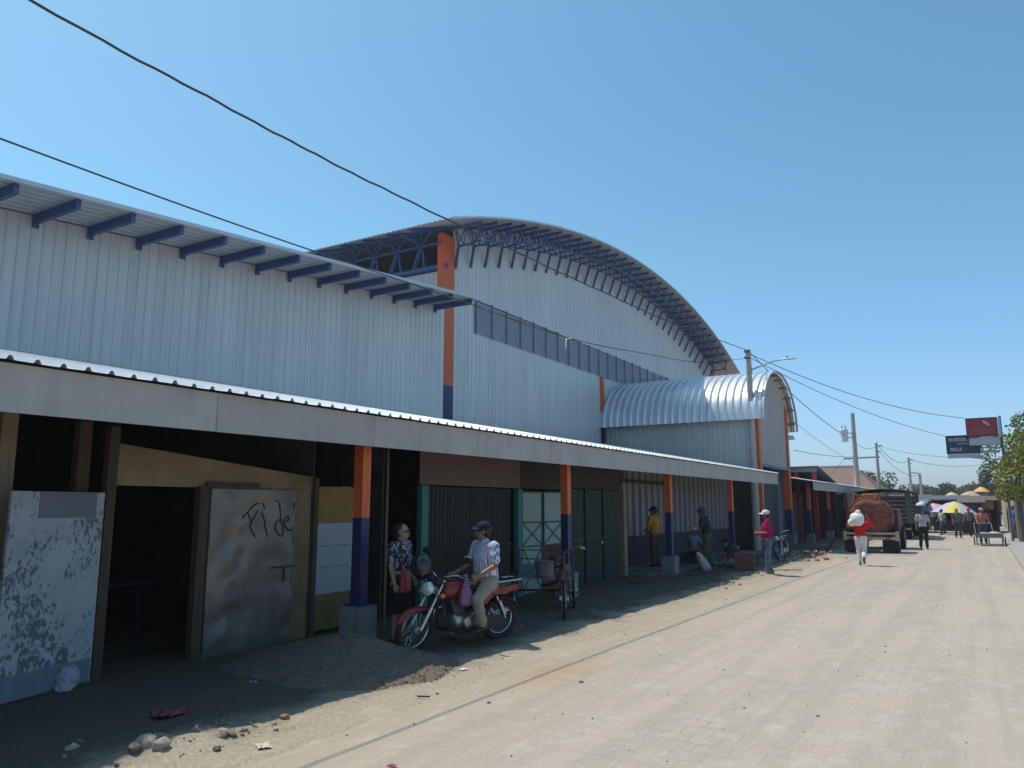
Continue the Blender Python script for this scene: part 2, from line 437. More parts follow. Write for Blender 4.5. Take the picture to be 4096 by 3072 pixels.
n2_ = N.new('ShaderNodeTexNoise'); n2_.inputs['Scale'].default_value = 34; n2_.inputs['Detail'].default_value = 6; L.new(tc_.outputs['Object'], n2_.inputs['Vector']); r2_ = N.new('ShaderNodeMapRange'); L.new(n2_.outputs['Fac'], r2_.inputs['Value']); r2_.inputs['From Min'].default_value = .3; r2_.inputs['From Max'].default_value = .7; r2_.inputs['To Min'].default_value = .78; r2_.inputs['To Max'].default_value = 1.2
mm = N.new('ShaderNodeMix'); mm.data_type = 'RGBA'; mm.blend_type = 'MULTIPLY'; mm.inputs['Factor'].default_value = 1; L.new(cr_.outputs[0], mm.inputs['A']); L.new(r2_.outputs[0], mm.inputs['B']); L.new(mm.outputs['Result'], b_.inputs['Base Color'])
bp_ = N.new('ShaderNodeBump'); bp_.inputs['Strength'].default_value = .5; bp_.inputs['Distance'].default_value = .02; L.new(n2_.outputs['Fac'], bp_.inputs['Height']); L.new(bp_.outputs[0], b_.inputs['Normal'])
SOIL = mat('far_soil', (.30, .25, .19), .95, 0, var=.2, scale=.3, spec=.2)
GRAV = mat('gravel', (.165, .13, .097), .95, 0, var=.35, scale=26, bump=.6, bscale=55, spec=.2)
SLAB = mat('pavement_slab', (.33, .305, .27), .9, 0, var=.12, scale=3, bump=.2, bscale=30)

g = MB(); g.grid(24, 24, lambda u, w: (-170 + 340 * u, -70 + 420 * w, -.06)); struct('ground', g, SOIL)
g = MB(); g.grid(24, 120, lambda u, w: (-5.25 + 6.12 * u, -12 + 172 * w, .0)); struct('road', g, ROADM)

NSE = lambda x, y, s: noise.noise(V((x * s, y * s, 3.7)))


def verge_z(x, y):
    edge = -4.78 + .22 * NSE(x * .2, y, .9) + .10 * NSE(x, y, 2.7)
    t = (edge - x) / .55
    t = max(-1.0, min(1.0, t))
    z = .012 + .018 * t + .022 * NSE(x, y, 2.2) * (1 if t > 0 else .6) + .010 * NSE(x, y, 7.5)
    # rubble mound at the bottom left
    m = math.exp(-(((x + 5.15) / .42) ** 2 + ((y - 3.55) / .62) ** 2))
    z += m * (.07 + .05 * NSE(x, y, 5.5) + .03 * NSE(x, y, 13))
    # heap edge in front of the porch
    m = math.exp(-(((x + 5.1) / .5) ** 2 + ((y - 19.3) / 1.6) ** 2)) + .9 * math.exp(-(((x + 5.0) / .5) ** 2 + ((y - 23.3) / 2.2) ** 2)) + .8 * math.exp(-(((x + 5.3) / .5) ** 2 + ((y - 27.5) / 2.0) ** 2))
    z += m * (.05 + .05 * NSE(x, y, 3.5))
    if x > -4.35: z -= (x + 4.35) * .25
    return z


g = MB(); g.grid(90, 520, lambda u, w: (lambda x, y: (x, y, verge_z(x, y)))(-8.6 + 4.6 * u, -2 + 38 * w)); struct('dirt_verge', g, DUST_SHADE)
g = MB(); g.grid(4, 20, lambda u, w: (-14 + 6 * u, -3 + 75 * w, -.02)); struct('dirt_floor', g, DIRT)
g = MB(); g.grid(20, 60, lambda u, w: (lambda x, y: (x, y, .012 + .03 * NSE(x, y, .8) - max(0, x + 5.4) * .12))(-8.6 + 3.6 * u, 36 + 40 * w)); struct('dirt_verge_far', g, DIRT)
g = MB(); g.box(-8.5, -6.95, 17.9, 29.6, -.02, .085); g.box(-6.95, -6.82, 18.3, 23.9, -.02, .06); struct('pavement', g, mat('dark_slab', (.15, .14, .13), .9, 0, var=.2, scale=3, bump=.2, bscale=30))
# right side: kerb and path
g = MB(); g.box(.86, 1.0, 8, 150, -.05, .08); g.box(1.0, 3.2, 8, 150, -.05, .06); struct('right_pavement', g, SLAB)

# gravel heap leaning on the first pillar
def heap(cx, cy, h, rx, ry, n, name, seed, mats, label, cat, pebbles=400):
    r2 = random.Random(seed); g = MB(); hz = {}
    def fz(x, y):
        d = math.sqrt(((x - cx) / rx) ** 2 + ((y - cy) / (ry if y > cy else ry * 1.2)) ** 2)
        d *= 1 + .16 * NSE(x + seed, y, 1.8)
        z = h * max(0, 1 - d) ** 1.1 if d < 1 else -.03 * (d - 1) * 4
        return verge_z(x, y) + z + (.014 * NSE(x, y, 9) + .012 * NSE(x, y, 23)) * (1 if d < 1 else 0) - .004
    g.grid(n, n, lambda u, w: (lambda x, y: (x, y, fz(x, y)))(cx - rx * 1.15 + 2.3 * rx * u, cy - ry * 1.65 + 2.8 * ry * w))
    for _ in range(pebbles):
        a = r2.random() * 6.28; q = r2.random() ** .6 * 1.08
        x = cx + rx * q * math.cos(a); y = cy + ry * q * math.sin(a); s = r2.choice((.005, .006, .008, .010, .013)) * (.8 + .5 * r2.random())
        M = Matrix.Translation((x, y, fz(x, y) + s * .3)) @ Matrix.Rotation(r2.random() * 6, 4, V((r2.random(), r2.random(), r2.random())).normalized())
        g.ell((0, 0, 0), s, s * .8, s * .65, 5, 3, M)
    o = mk(name, g, mats); tag(o, label, cat, kind='stuff'); return o


heap(-6.05, 6.5, .33, 1.36, 1.0, 150, 'gravel_heap', 3, GRAV, 'heap of brown gravel at the foot of the nearest orange and blue pillar', 'gravel', 2600)
g = MB(); r2 = random.Random(5)
for _ in range(420):                                              # loose grit, uncountable
    y = 2 + 40 * r2.random() ** 1.9; x = -5.1 + 5.8 * r2.random() ** 1.6
    s = r2.choice((.003, .004, .004, .005, .009)) * (.7 + .6 * r2.random()) * (1 + y / 45)
    M = Matrix.Translation((x, y, .004 + max(0, verge_z(x, y) if x < -4.1 else 0))) @ Matrix.Rotation(r2.random() * 6, 4, 'Z')
    g.ell((0, 0, 0), s * 1.2, s, s * .7, 5, 3, M)
struct('road_grit', g, mat('grit', (.20, .17, .14), .9, 0, var=.3, scale=3), kind='stuff')

g = MB(); r2 = random.Random(23)                                    # broken rubble bits too many to count
for zone, nn, sz in (((-5.5, -4.55, 3.0, 4.5), 90, (.006, .009, .012, .02, .03)), ((-6.2, -4.7, 23.8, 30.5), 260, (.02, .03, .05, .08, .11)), ((-5.6, -4.6, 16.0, 20.0), 140, (.01, .015, .02, .04)), ((-7.2, -4.9, 9.5, 16.0), 110, (.006, .01, .015, .02))):
    for _ in range(nn):
        x = r2.triangular(zone[0], zone[1], (zone[0] + zone[1]) / 2); y = r2.uniform(zone[2], zone[3]); s = r2.choice(sz) * r2.uniform(.7, 1.2)
        M = Matrix.Translation((x, y, verge_z(x, y) + s * .25)) @ Matrix.Rotation(r2.random() * 6, 4, V((r2.random(), r2.random(), r2.random() + .1)).normalized()) @ Matrix.Diagonal((1, r2.uniform(.5, .9), r2.uniform(.35, .7), 1))
        n0 = len(g.v); g.ell((0, 0, 0), s, s, s, 6, 4, M)
        for q in range(n0, len(g.v)): g.v[q] = g.v[q] + V((r2.gauss(0, 1), r2.gauss(0, 1), r2.gauss(0, 1))) * s * .14
o = mk('rubble_bits', g, mat('rubble_mix', (.24, .195, .15), .9, 0, var=.5, scale=7), None, True, 20); tag(o, 'broken rubble bits strewn along the edge of the shade', 'rubble', kind='stuff')

# ------------------------------------------------------------------ corrugated sheets
def ribs(L, pitch, h, bw, tw, off=0.0):
    """trapezoid rib profile as (t, height)"""
    out = [(0, 0)]; t = off + pitch / 2
    while t + bw / 2 < L:
        out += [(t - bw / 2, 0), (t - tw / 2, h), (t + tw / 2, h), (t + bw / 2, 0)]
        t += pitch
    out.append((L, 0)); return out


def wall_x(mb, X, y0, y1, z0, z1, pitch=.2, h=.017, bw=.042, tw=.016, mi=0, nz=1):
    """vertical ribbed wall in the plane X, facing +X; z0, z1 functions of y"""
    pr = ribs(y1 - y0, pitch, h, bw, tw); f0 = z0 if callable(z0) else (lambda y: z0); f1 = z1 if callable(z1) else (lambda y: z1)
    vs = []; fs = []
    for t, hh in pr:
        y = y0 + t; vs += [(X + hh, y, f0(y)), (X + hh, y, f1(y))]
    for i in range(len(pr) - 1): fs.append((2 * i, 2 * i + 2, 2 * i + 3, 2 * i + 1))
    mb.add(vs, fs, mi)


def wall_y(mb, Y, x0, x1, z0, z1, pitch=.2, h=.017, bw=.042, tw=.016, mi=0):
    """vertical ribbed wall in the plane Y, facing -Y"""
    pr = ribs(x1 - x0, pitch, h, bw, tw); f0 = z0 if callable(z0) else (lambda y: z0); f1 = z1 if callable(z1) else (lambda y: z1)
    vs = []; fs = []
    for t, hh in pr:
        x = x0 + t; vs += [(x, Y - hh, f0(x)), (x, Y - hh, f1(x))]
    for i in range(len(pr) - 1): fs.append((2 * i, 2 * i + 2, 2 * i + 3, 2 * i + 1))
    mb.add(vs, fs, mi)


# ------------------------------------------------------------------ big arched hall
arc = lambda y: 12.9 - 47.1 + math.sqrt(47.1 ** 2 - (y - 33.4) ** 2)
HY0, HY1 = 17.4, 49.4
hall = thing('market_hall', 'large white market hall with an arched roof and bare blue roof trusses', 'hall', (-14, 33.4, 0))
g = MB()
wall_x(g, -14, 19.42, 20.7, 0, lambda y: arc(y) - .06); wall_x(g, -14, 20.7, 39.7, 0, 7.45); wall_x(g, -14, 20.7, 39.7, 8.6, lambda y: arc(y) - .06)
wall_x(g, -14, 39.7, 47.5, 0, lambda y: arc(y) - .06)
mk('gable_wall', g, ZINCW, hall)
g = MB(); pr = ribs(30, .2, .03, .06, .025); n = 56; vs = []; fs = []
for i in range(n + 1):
    y = HY0 + (HY1 - HY0) * i / n; z = arc(y); nn = V((0, y - 33.4, z - (12.9 - 47.1))).normalized()
    for t, h in pr: vs.append(V((-12.55 - t, y, z)) + nn * h)
k = len(pr)
for i in range(n):
    for j in range(k - 1): fs.append((i * k + j, i * k + j + 1, (i + 1) * k + j + 1, (i + 1) * k + j))
g.add(vs, fs); mk('arched_roof', g, SOFF, hall)
g = MB()                                                           # pale flashing along the curved verge
for i in range(n):
    ya, yb = (HY0 + (HY1 - HY0) * q / n for q in (i, i + 1)); g.bar((-12.55, ya, arc(ya) + .005), (-12.55, yb, arc(yb) + .005), .03, .06)
mk('verge_flashing', g, ZROOF, hall)
# dim inner shell so that the hall is closed
g = MB(); g.box(-42.2, -42, 18, 49, 0, 10.4); g.box(-42, -14.1, 47.6, 47.8, 0, 10.2); mk('rear_walls', g, ZINCW, hall)
g = MB(); wall_y(g, 19.05, -42, -14.3, 0, 9.2); mk('side_wall', g, ZINCW, hall)
# corner columns with two paint colours
for yc in (19.0, 47.75):
    g = MB(); g.box(-14.12, -13.93, yc - .26, yc + .41, 5.45, arc(yc) - .32, 0); g.box(-14.12, -13.93, yc - .26, yc + .41, 0, 5.449, 1); mk('corner_column', g, [ORANGE, BLUEP], hall)
# louvre band
g = MB(); nb = 15
for i in range(nb):
    z = 7.47 + 1.12 * i / nb; g.bar((-13.985, 20.72, z), (-13.985, 39.68, z), .085, .014, up=(.86, 0, .5))
lv = mk('louvre', g, LOUV, hall)
for i in range(20):
    y = 20.72 + .975 * i; g = MB(); g.box(-13.96, -13.915, y - .025, y + .025, 7.42, 8.63); mk('mullion', g, mat('mullion_blue', (.17, .22, .33), .5), lv)
# cantilevered purlin trusses under the gable overhang
for i in range(32):
    y = 19.12 + .905 * i; zr = arc(y) - .07; g = MB(); sl = -(y - 33.4) / math.sqrt(47.1 ** 2 - (y - 33.4) ** 2)
    up = V((0, -sl, 1)).normalized()
    P = lambda x, d: V((x, y, zr)) - up * d
    g.bar(P(-14.0, .05), P(-12.68, .05), .07, .10, up)
    g.bar(P(-13.72, .66), P(-12.86, .60), .06, .06, up)
    g.bar(P(-13.72, .66), P(-13.97, 1.32), .075, .075, (1, 0, 0))
    g.bar(P(-12.86, .10), P(-12.86, .60), .035, .035, (1, 0, 0)); g.bar(P(-13.72, .10), P(-13.72, .66), .035, .035, (1, 0, 0))
    xs = [-13.72, -13.5, -13.29, -13.07, -12.86]
    for a in range(4): g.bar(P(xs[a], .10 if a % 2 == 0 else .62), P(xs[a + 1], .62 if a % 2 == 0 else .10), .025, .025, (0, 1, 0))
    mk('purlin_truss', g, NAVY, hall)
for x in (-13.62, -12.9):
    g = MB()
    for i in range(31):                                            # arched lacing that ties the purlins together
        ya, yb = 19.12 + .905 * i, 19.12 + .905 * (i + 1); ym = (ya + yb) / 2
        g.bar((x, ya, arc(ya) - .72), (x, yb, arc(yb) - .72), .04, .04); g.bar((x, ya, arc(ya) - .74), (x, ym, arc(ym) - .14), .025); g.bar((x, ym, arc(ym) - .14), (x, yb, arc(yb) - .74), .025)
    mk('arch_lacing', g, NAVY, hall)
# eaves truss along the side of the hall (towards the camera)
g = MB(); Yt = 18.75
g.bar((-40, Yt, arc(Yt) - .08), (-13.95, Yt, arc(Yt) - .08), .10); g.bar((-40, Yt, 10.0), (-13.95, Yt, 10.0), .07); g.tube([(-40, 18.95, 9.3), (-13.9, 18.95, 9.3)], .09, 10)
for i in range(26):
    x = -14.3 - i * .98
    g.bar((x, Yt, 10.55), (x - .49, Yt, 10.0), .06); g.bar((x - .49, Yt, 10.0), (x - .98, Yt, 10.55), .06)
    g.bar((x - .49, Yt, 10.0), (x - .98, 18.95, 9.3), .09); g.bar((x - .49, 18.95, 9.3), (x - .49, Yt, 10.5), .05); g.bar((x - .98, 18.95, 9.3), (x - .49, 18.9, 10.0), .05)
    g.bar((x - .49, Yt, 10.0), (x - .49, 17.6, 10.12), .05); g.bar((x, Yt + .9, 10.9), (x, 17.55, arc(17.55) - .06), .07)
mk('eaves_truss', g, STEELB, hall)

# ------------------------------------------------------------------ lower block on the left
block = thing('market_block', 'long white ribbed wall with a thin roof on navy beams, left of the arched hall', 'building', (-13.65, 10, 0))
rz = lambda y: 6.60 + .0898 * (y - 5.27)
g = MB(); wall_x(g, -13.65, -6, 18.5, 0, lambda y: rz(y) - .02); g.box(-13.70, -13.66, -6, 18.5, 0, 5.3); mk('wall', g, ZINCW, block)
g = MB(); pr = ribs(28, .21, .034, .075, .03); vs = []; fs = []
for t, h in pr:
    x = -12.18 - t
    for y in (-6.3, 18.15 + (.2 if t < .5 else 0)): vs.append((x, y, rz(y) + h))
for i in range(len(pr) - 1): fs.append((2 * i, 2 * i + 1, 2 * i + 3, 2 * i + 2))
g.add(vs, fs); mk('roof', g, SOFF, block)
g = MB(); g.bar((-12.2, -6.3, rz(-6.3) + .015), (-12.2, 18.35, rz(18.35) + .015), .06, .07); mk('roof_edge', g, ZINC, block)
for i in range(-12, 13):
    y = 6.53 + .957 * i; g = MB()
    g.box(-13.62, -12.30, y - .04, y + .04, rz(y) - .165, rz(y) - .005); g.box(-13.63, -13.60, y - .055, y + .055, rz(y) - .24, rz(y) - .01); mk('eaves_beam', g, NAVY, block)
g = MB(); g.box(-40, -13.9, -6.2, -6.0, 0, 5.4); g.box(-40.2, -40, -6, 18.9, 0, 6.5); mk('rear_walls', g, ZINCW, block)

# ------------------------------------------------------------------ entrance porch with a barrel roof
porch = thing('entrance_porch', 'white entrance porch with a ribbed barrel roof and orange and blue pillars', 'porch', (-10.5, 33.85, 0))
PC, PW = 33.75, 3.25
def vault(a, off=0): return V((0, PC - (PW + off) * math.cos(a), 5.12 + (2.28 + off) * math.sin(a) ** .92))
g = MB(); na = 40; L = 7.35; kx = int(L / .31); xs = []
for i in range(kx):
    b0 = -14.2 + i * .31; xs += [(b0, 0), (b0 + .035, .045), (b0 + .09, .062), (b0 + .145, .045), (b0 + .18, 0)]
xs.append((-14.2 + kx * .31, 0)); vs = []; fs = []
for i in range(na + 1):
    a = math.pi * i / na
    for x, h in xs: p = vault(a, h); vs.append((x, p.y, p.z))
k = len(xs)
for i in range(na):
    for j in range(k - 1): fs.append((i * k + j, i * k + j + 1, (i + 1) * k + j + 1, (i + 1) * k + j))
g.add(vs, fs); mk('barrel_roof', g, ZROOF, porch)
g = MB()
for i in range(na):
    p, q = vault(math.pi * i / na, .02), vault(math.pi * (i + 1) / na, .02); g.bar((-6.98, p.y, p.z), (-6.98, q.y, q.z), .05, .09, (1, 0, 0))
mk('roof_edge', g, ZINC, porch)
g = MB(); wall_y(g, 31.02, -13.95, -7.52, 0, 5.35, .215, .03, .06, .025); mk('side_wall', g, ZINCW, porch)
g = MB(); g.box(-8.5, -7.6, 30.93, 30.97, .05, 2.75); mk('dark_opening', g, DARKW, porch)  # dark panel standing in for the shade inside a door opening
g = MB(); wall_y(g, 36.5, -13.95, -7.52, 0, 5.35); g.box(-14.0, -7.5, 36.52, 36.55, 0, 5.3); mk('far_side_wall', g, ZINCW, porch)
zt = lambda y: vault(math.acos(max(-1, min(1, (PC - y) / PW)))).z - .05
ys = [31.3 + (36.3 - 31.3) * i / 24 for i in range(25)]
g = MB(); g.prism([(31.3, 3.42)] + [(36.3, 3.42)] + [(y, zt(y)) for y in reversed(ys)], 'x', -7.44, -7.36); mk('front_panel', g, FIBRE, porch)
g = MB(); g.box(-7.40, -7.30, 31.3, 36.3, 3.30, 3.415); mk('lintel', g, NAVY, porch)
for i in range(11):                                                # purlin ends under the front overhang
    a = math.pi * (i + .5) / 11; p = vault(a, -.09); g = MB(); g.bar((-7.36, p.y, p.z), (-7.02, p.y, p.z), .05, .09); mk('purlin', g, TIMBERP, porch)
for y, x in ((31.15, -7.45), (36.45, -7.45)):
    g = MB(); g.box(x - .14, x + .16, y - .17, y + .17, 1.58, zt(30.98 if y < 33 else 36.5) - .22, 0); g.box(x - .14, x + .16, y - .17, y + .17, .5, 1.579, 1)
    c = mk('pillar', g, [ORANGE, BLUEP], porch); g = MB(); g.box(x - .24, x + .26, y - .27, y + .27, -.02, .52); mk('plinth', g, CONC, c)
g = MB(); g.box(-14.12, -13.9, 30.62, 30.9, 5.6, 7.42, 0); g.box(-14.12, -13.9, 30.62, 30.9, 0, 5.599, 1); mk('rear_pillar', g, [ORANGE, BLUEP], porch)
g = MB(); wall_x(g, -7.9, 31.4, 36.3, 0.05, 3.3, .42, .05, .1, .06); g.box(-7.88, -7.82, 31.4, 36.3, 1.68, 1.74); mk('sheet_gate', g, mat('gate_sheet', (.11, .115, .14), .55, .2, var=.15, scale=2), porch)
g = MB(); g.prism([(36.6, 3.0), (37.1, 3.0), (36.6, 3.55)], 'x', -8.6, -6.9); 
g = MB(); g.bar((-7.1, 36.85, 4.86), (-7.9, 36.85, 4.86), .5, .03, (0, .3, 1)); mk('side_canopy', g, ZINC, porch)

# ------------------------------------------------------------------ lean-to arcade with grey fascia (thing with parts)
def arcade(name, label, x_f, y0, y1, cols, zs, board, roof_to, boards_gap=.006):
    t = thing(name, label, 'arcade', (x_f, y0, 0))
    fz = lambda y: zs[0] + zs[1] * (y - 3)
    y = y0
    while y < y1 - .05:
        ye = min(y + board, y1); g = MB()
        vs = [(xx, yy, zz) for xx in (x_f - .018, x_f) for yy, zz in ((y + boards_gap / 2, fz(y) - .385), (ye - boards_gap / 2, fz(ye) - .385), (ye - boards_gap / 2, fz(ye)), (y + boards_gap / 2, fz(y)))]
        g.add(vs, [(0, 1, 2, 3), (4, 7, 6, 5), (0, 4, 5, 1), (1, 5, 6, 2), (2, 6, 7, 3), (3, 7, 4, 0)]); mk('fascia_board', g, FIBRE, t); y = ye
    g = MB(); pr = ribs(y1 - y0 - .02, .2045, .034, .062, .022, off=.09); vs = []; fs = []
    for q, h in pr:
        yy = y0 + q; sag = .006 * math.sin(yy * 9.1)
        vs += [(x_f + .08, yy, fz(yy) + .012 + h + sag * .4), (roof_to[0], yy, roof_to[1] + zs[1] * (yy - 3) + h)]
    for i in range(len(pr) - 1): fs.append((2 * i, 2 * i + 2, 2 * i + 3, 2 * i + 1))
    g.add(vs, fs); mk('sheet_roof', g, ZROOF, t)
    for k in range(4):                                             # purlins under the sheets
        f = (k + .25) / 4.0; x = x_f + (roof_to[0] - x_f) * f; dz = (roof_to[1] - zs[0]) * f; g = MB()
        g.bar((x, y0, fz(y0) + dz - .06), (x, y1, fz(y1) + dz - .06), .05, .1); mk('purlin', g, DARKW, t)
    for yc in cols:
        g = MB(); xa = x_f - .42; w = .075
        g.box(xa - w, xa + w, yc - w, yc + w, 1.565, fz(yc) + .02, 0); g.box(xa - w, xa + w, yc - w, yc + w, .48, 1.564, 1); g.box(xa - .13, xa + .13, yc - .13, yc + .13, .47, .50, 1)
        c = mk('pillar', g, [ORANGE, BLUEP], t); g = MB(); g.box(xa - .165, xa + .165, yc - .165, yc + .165, -.02, .475); mk('plinth', g, CONC, c)
        g = MB(); g.bar((x_f - .03, yc, fz(yc) - .05), (roof_to[0], yc, roof_to[1] - .22), .06, .14); mk('rafter', g, NAVY, t)
    return t


A1 = arcade('stall_arcade', 'long grey-fronted lean-to arcade on orange and blue pillars before the white halls', -6.40, -4.40, 29.75, [7.52 + 5.74 * k for k in range(-1, 4)], (2.812, .0036), 2.33, (-13.62, 4.25))
A2 = arcade('far_arcade', 'shorter grey-fronted arcade beyond the barrel-roofed porch', -6.45, 37.2, 61.5, [38.2 + 5.5 * k for k in range(5)], (2.72, .0036), 2.44, (-10.5, 3.45))
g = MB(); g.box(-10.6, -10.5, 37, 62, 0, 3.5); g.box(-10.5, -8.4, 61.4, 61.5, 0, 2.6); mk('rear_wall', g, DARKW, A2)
for i in range(6):
    y = 37.4 + 4 * i; g = MB(); wall_x(g, -8.4, y, y + 3.6, 0, 2.45, .3, .03, .07, .03); mk('shutter', g, [DARKSH, mat('slate_shutter', (.07, .08, .10), .6), DARKSH][i % 3], A2)

# ------------------------------------------------------------------ stalls under the arcade
XS = -7.6
def panel(y0, y1, z0, z1, x=XS, t=.02, jag=0, seed=1):
    g = MB(); r = random.Random(seed)
    if not jag: g.box(x - t, x, y0, y1, z0, z1); return g
    pts = []
    for k in range(12): pts.append((y0 + (y1 - y0) * k / 12, z0 - jag * r.random()))
    for k in range(8): pts.append((y1 + jag * .6 * r.random(), z0 + (z1 - z0) * k / 8))
    for k in range(12): pts.append((y1 - (y1 - y0) * k / 12, z1 + jag * r.random()))
    for k in range(8): pts.append((y0 - jag * .6 * r.random(), z1 - (z1 - z0) * k / 8))
    g.prism(pts, 'x', x - t, x); return g


def post(y, z0, z1, w=.1, x=XS, d=.1, lean=0):
    g = MB(); g.bar((x, y, z0), (x, y + lean, z1), d, w, (0, 1, 0)); return g


# stall 1: plywood front with an open doorway and a swung metal door
s1 = thing('plywood_stall', 'plywood-fronted stall with a dark open doorway and graffitied metal door', 'stall', (XS, 6, 0))
g = MB(); g.prism([(4.60, 1.92), (7.46, 1.92), (7.46, 2.09), (4.60, 2.36)], 'x', XS - .03, XS); g.box(XS - .03, XS, 7.02, 7.40, .03, 1.918); g.box(XS - .031, XS - .001, 5.78, 7.02, .03, 1.918); mk('plywood_wall', g, PLY, s1)
mk('door_post', post(4.60, 0, 2.52, .10), TIMBER, s1); mk('door_post', post(5.70, 0, 1.93, .12, XS + .02), TIMBER, s1); mk('door_post', post(7.45, 0, 2.08, .07, XS + .02, .07), TIMBER, s1)
g = MB(); g.box(XS, XS + .05, 5.74, 6.5, 1.935, 1.985); mk('head_rail', g, TIMBER, s1)
g = MB(); NV, NU = 60, 40
def dz(u, w): return .016 * NSE(u * 1.3, w * 2.2, 2.1) + .020 * abs(NSE(u * 1.6, w * 1.3 + 4, 1.7)) - .018 * abs(NSE(u * 1.2 + 9, w * 1.5, 2.6)) + .004 * NSE(u, w, 9)
g.grid(NU, NV, lambda u, w: (XS + .075 + dz(u * 1.3, w * 1.9), 5.79 + 1.26 * u, .03 + 1.875 * w))
g.grid(NU, NV, lambda u, w: (XS + .052 + dz(u * 1.3, w * 1.9), 5.79 + 1.26 * u, .03 + 1.875 * w))
g.box(XS + .05, XS + .074, 5.782, 5.795, .03, 1.9); g.box(XS + .05, XS + .074, 7.045, 7.058, .03, 1.9)
door = mk('metal_door', g, METALD, s1)
# handwritten spray marks
ST = [[(6.23, 1.56), (6.25, 1.6), (6.3, 1.64), (6.34, 1.68), (6.39, 1.72), (6.44, 1.74), (6.47, 1.74)], [(6.29, 1.64), (6.32, 1.59), (6.34, 1.53)],
      [(6.45, 1.65), (6.42, 1.61), (6.39, 1.57), (6.36, 1.53), (6.35, 1.5), (6.34, 1.47), (6.345, 1.455), (6.36, 1.44), (6.38, 1.41), (6.41, 1.37), (6.43, 1.34)],
      [(6.52, 1.75), (6.54, 1.71), (6.56, 1.68)], [(6.52, 1.65), (6.53, 1.6), (6.56, 1.54), (6.57, 1.48), (6.59, 1.41), (6.61, 1.34)],
      [(6.73, 1.78), (6.78, 1.76), (6.79, 1.7), (6.8, 1.62), (6.81, 1.55)],
      [(6.8, 1.54), (6.75, 1.53), (6.73, 1.48), (6.73, 1.43), (6.75, 1.4), (6.79, 1.36), (6.85, 1.33), (6.86, 1.38), (6.86, 1.46), (6.83, 1.5), (6.81, 1.54)],
      [(6.88, 1.52), (6.93, 1.52), (6.95, 1.55), (6.92, 1.58), (6.89, 1.56), (6.87, 1.53), (6.88, 1.49), (6.91, 1.44), (6.96, 1.41), (7.0, 1.4), (7.01, 1.44)],
      [(7.02, 1.76), (7.02, 1.72), (7.02, 1.68)]]
g = MB()
for st in ST:
    P = [(XS + .079 + dz((y - 5.79) / 1.26 * 1.3, (z - .03) / 1.875 * 1.9), y, z) for y, z in st]
    g.tube(P, [.0055 + .004 * abs(math.sin(q * 1.3 + len(P))) for q in range(len(P))], 6)
mk('graffiti', g, mat('spray_black', (.012, .012, .02), .7), door)
g = MB(); g.bar((XS + .1, 6.70, .965), (XS + .1, 7.06, .965), .018); g.bar((XS + .1, 6.89, .96), (XS + .1, 6.89, .78), .016); mk('door_bolt', g, BLACKM, door)
# interior: counter glimpsed in the dark and partitions
g = MB(); g.box(-10.6, -9.8, 4.3, 6.8, .66, .70); g.box(-9.9, -9.85, 5.3, 5.35, 0, .66); g.box(-9.9, -9.85, 6.5, 6.55, 0, .66); o = mk('counter', g, mat('counter_blue', (.06, .07, .12), .6)); tag(o, 'dark counter inside the open plywood doorway', 'counter')
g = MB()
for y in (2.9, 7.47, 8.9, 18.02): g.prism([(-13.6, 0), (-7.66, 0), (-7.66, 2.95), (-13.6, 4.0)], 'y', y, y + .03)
g.box(-13.6, -13.55, -3, 18, 0, 4.0); g.box(-13.6, -6.6, -3.05, -3, 0, 3); o = mk('stall_partitions', g, DARKW); tag(o, 'dark board partitions between the market stalls', 'partition')

# far left: peeling white door leaning open, pale posts
pst = [(3.67, 0, 2.58, .14, TIMBERP, 'pale crooked timber post above the peeling white door'), (3.50, 0, 2.56, .07, TIMBERP, 'slim pale timber post at the left edge of the photo'), (4.39, 0, 2.56, .13, TIMBER, 'dark timber post left of the plywood front')]
for y, z0, z1, w, m, lb in pst: tag(mk('timber_post', post(y, z0, z1, w, XS - .14, .1, -.02), m), lb, 'post', 'timber posts of the left stall')
wd = thing('peeling_door', 'white sheet door with peeling paint standing ajar at the far left', 'door', (-7.53, 4.50, 0.0), 0)
g = MB(); W = 1.02
ang = RAD(-90 + 14)                                                  # from hinge towards the camera and the street
dx, dy = math.cos(ang), math.sin(ang)
Q = lambda s, h, o: (dx * s + -dy * o * -1 * -1, dy * s + dx * o, h)
def slab(s0, s1, h0, h1, o0, o1, mb):
    nx, ny = -dy, dx
    vs = [(dx * s + nx * o, dy * s + ny * o, h) for s in (s0, s1) for o in (o0, o1) for h in (h0, h1)]
    mb.add(vs, [(0, 1, 3, 2), (4, 6, 7, 5), (0, 4, 5, 1), (2, 3, 7, 6), (0, 2, 6, 4), (1, 5, 7, 3)])
slab(0, W, .04, 1.84, 0, .03, g); mk('door_leaf', g, WHITED, wd, False)
g = MB(); slab(.1, .74, 1.60, 1.838, .031, .036, g); mk('grey_patch', g, GREYP, wd, False)
g = MB(); slab(.02, W, .045, .26, .031, .036, g); mk('kick_strip', g, mat('kick_grey', (.16, .18, .22), .7, 0, var=.15, scale=4), wd, False)
g = MB(); g.ell((0, 0, 0), .09, .1, .11, 14, 10); o = remesh('white_rag', g.ell((.04, -.05, -.07), .07, .08, .06).ell((-.03, .05, .06), .05, .06, .05), .012, WHITEP, None, 3, .02, 30); o.location = (-7.38, 4.22, .13); tag(o, 'crumpled white bag at the foot of the peeling white door', 'bag')

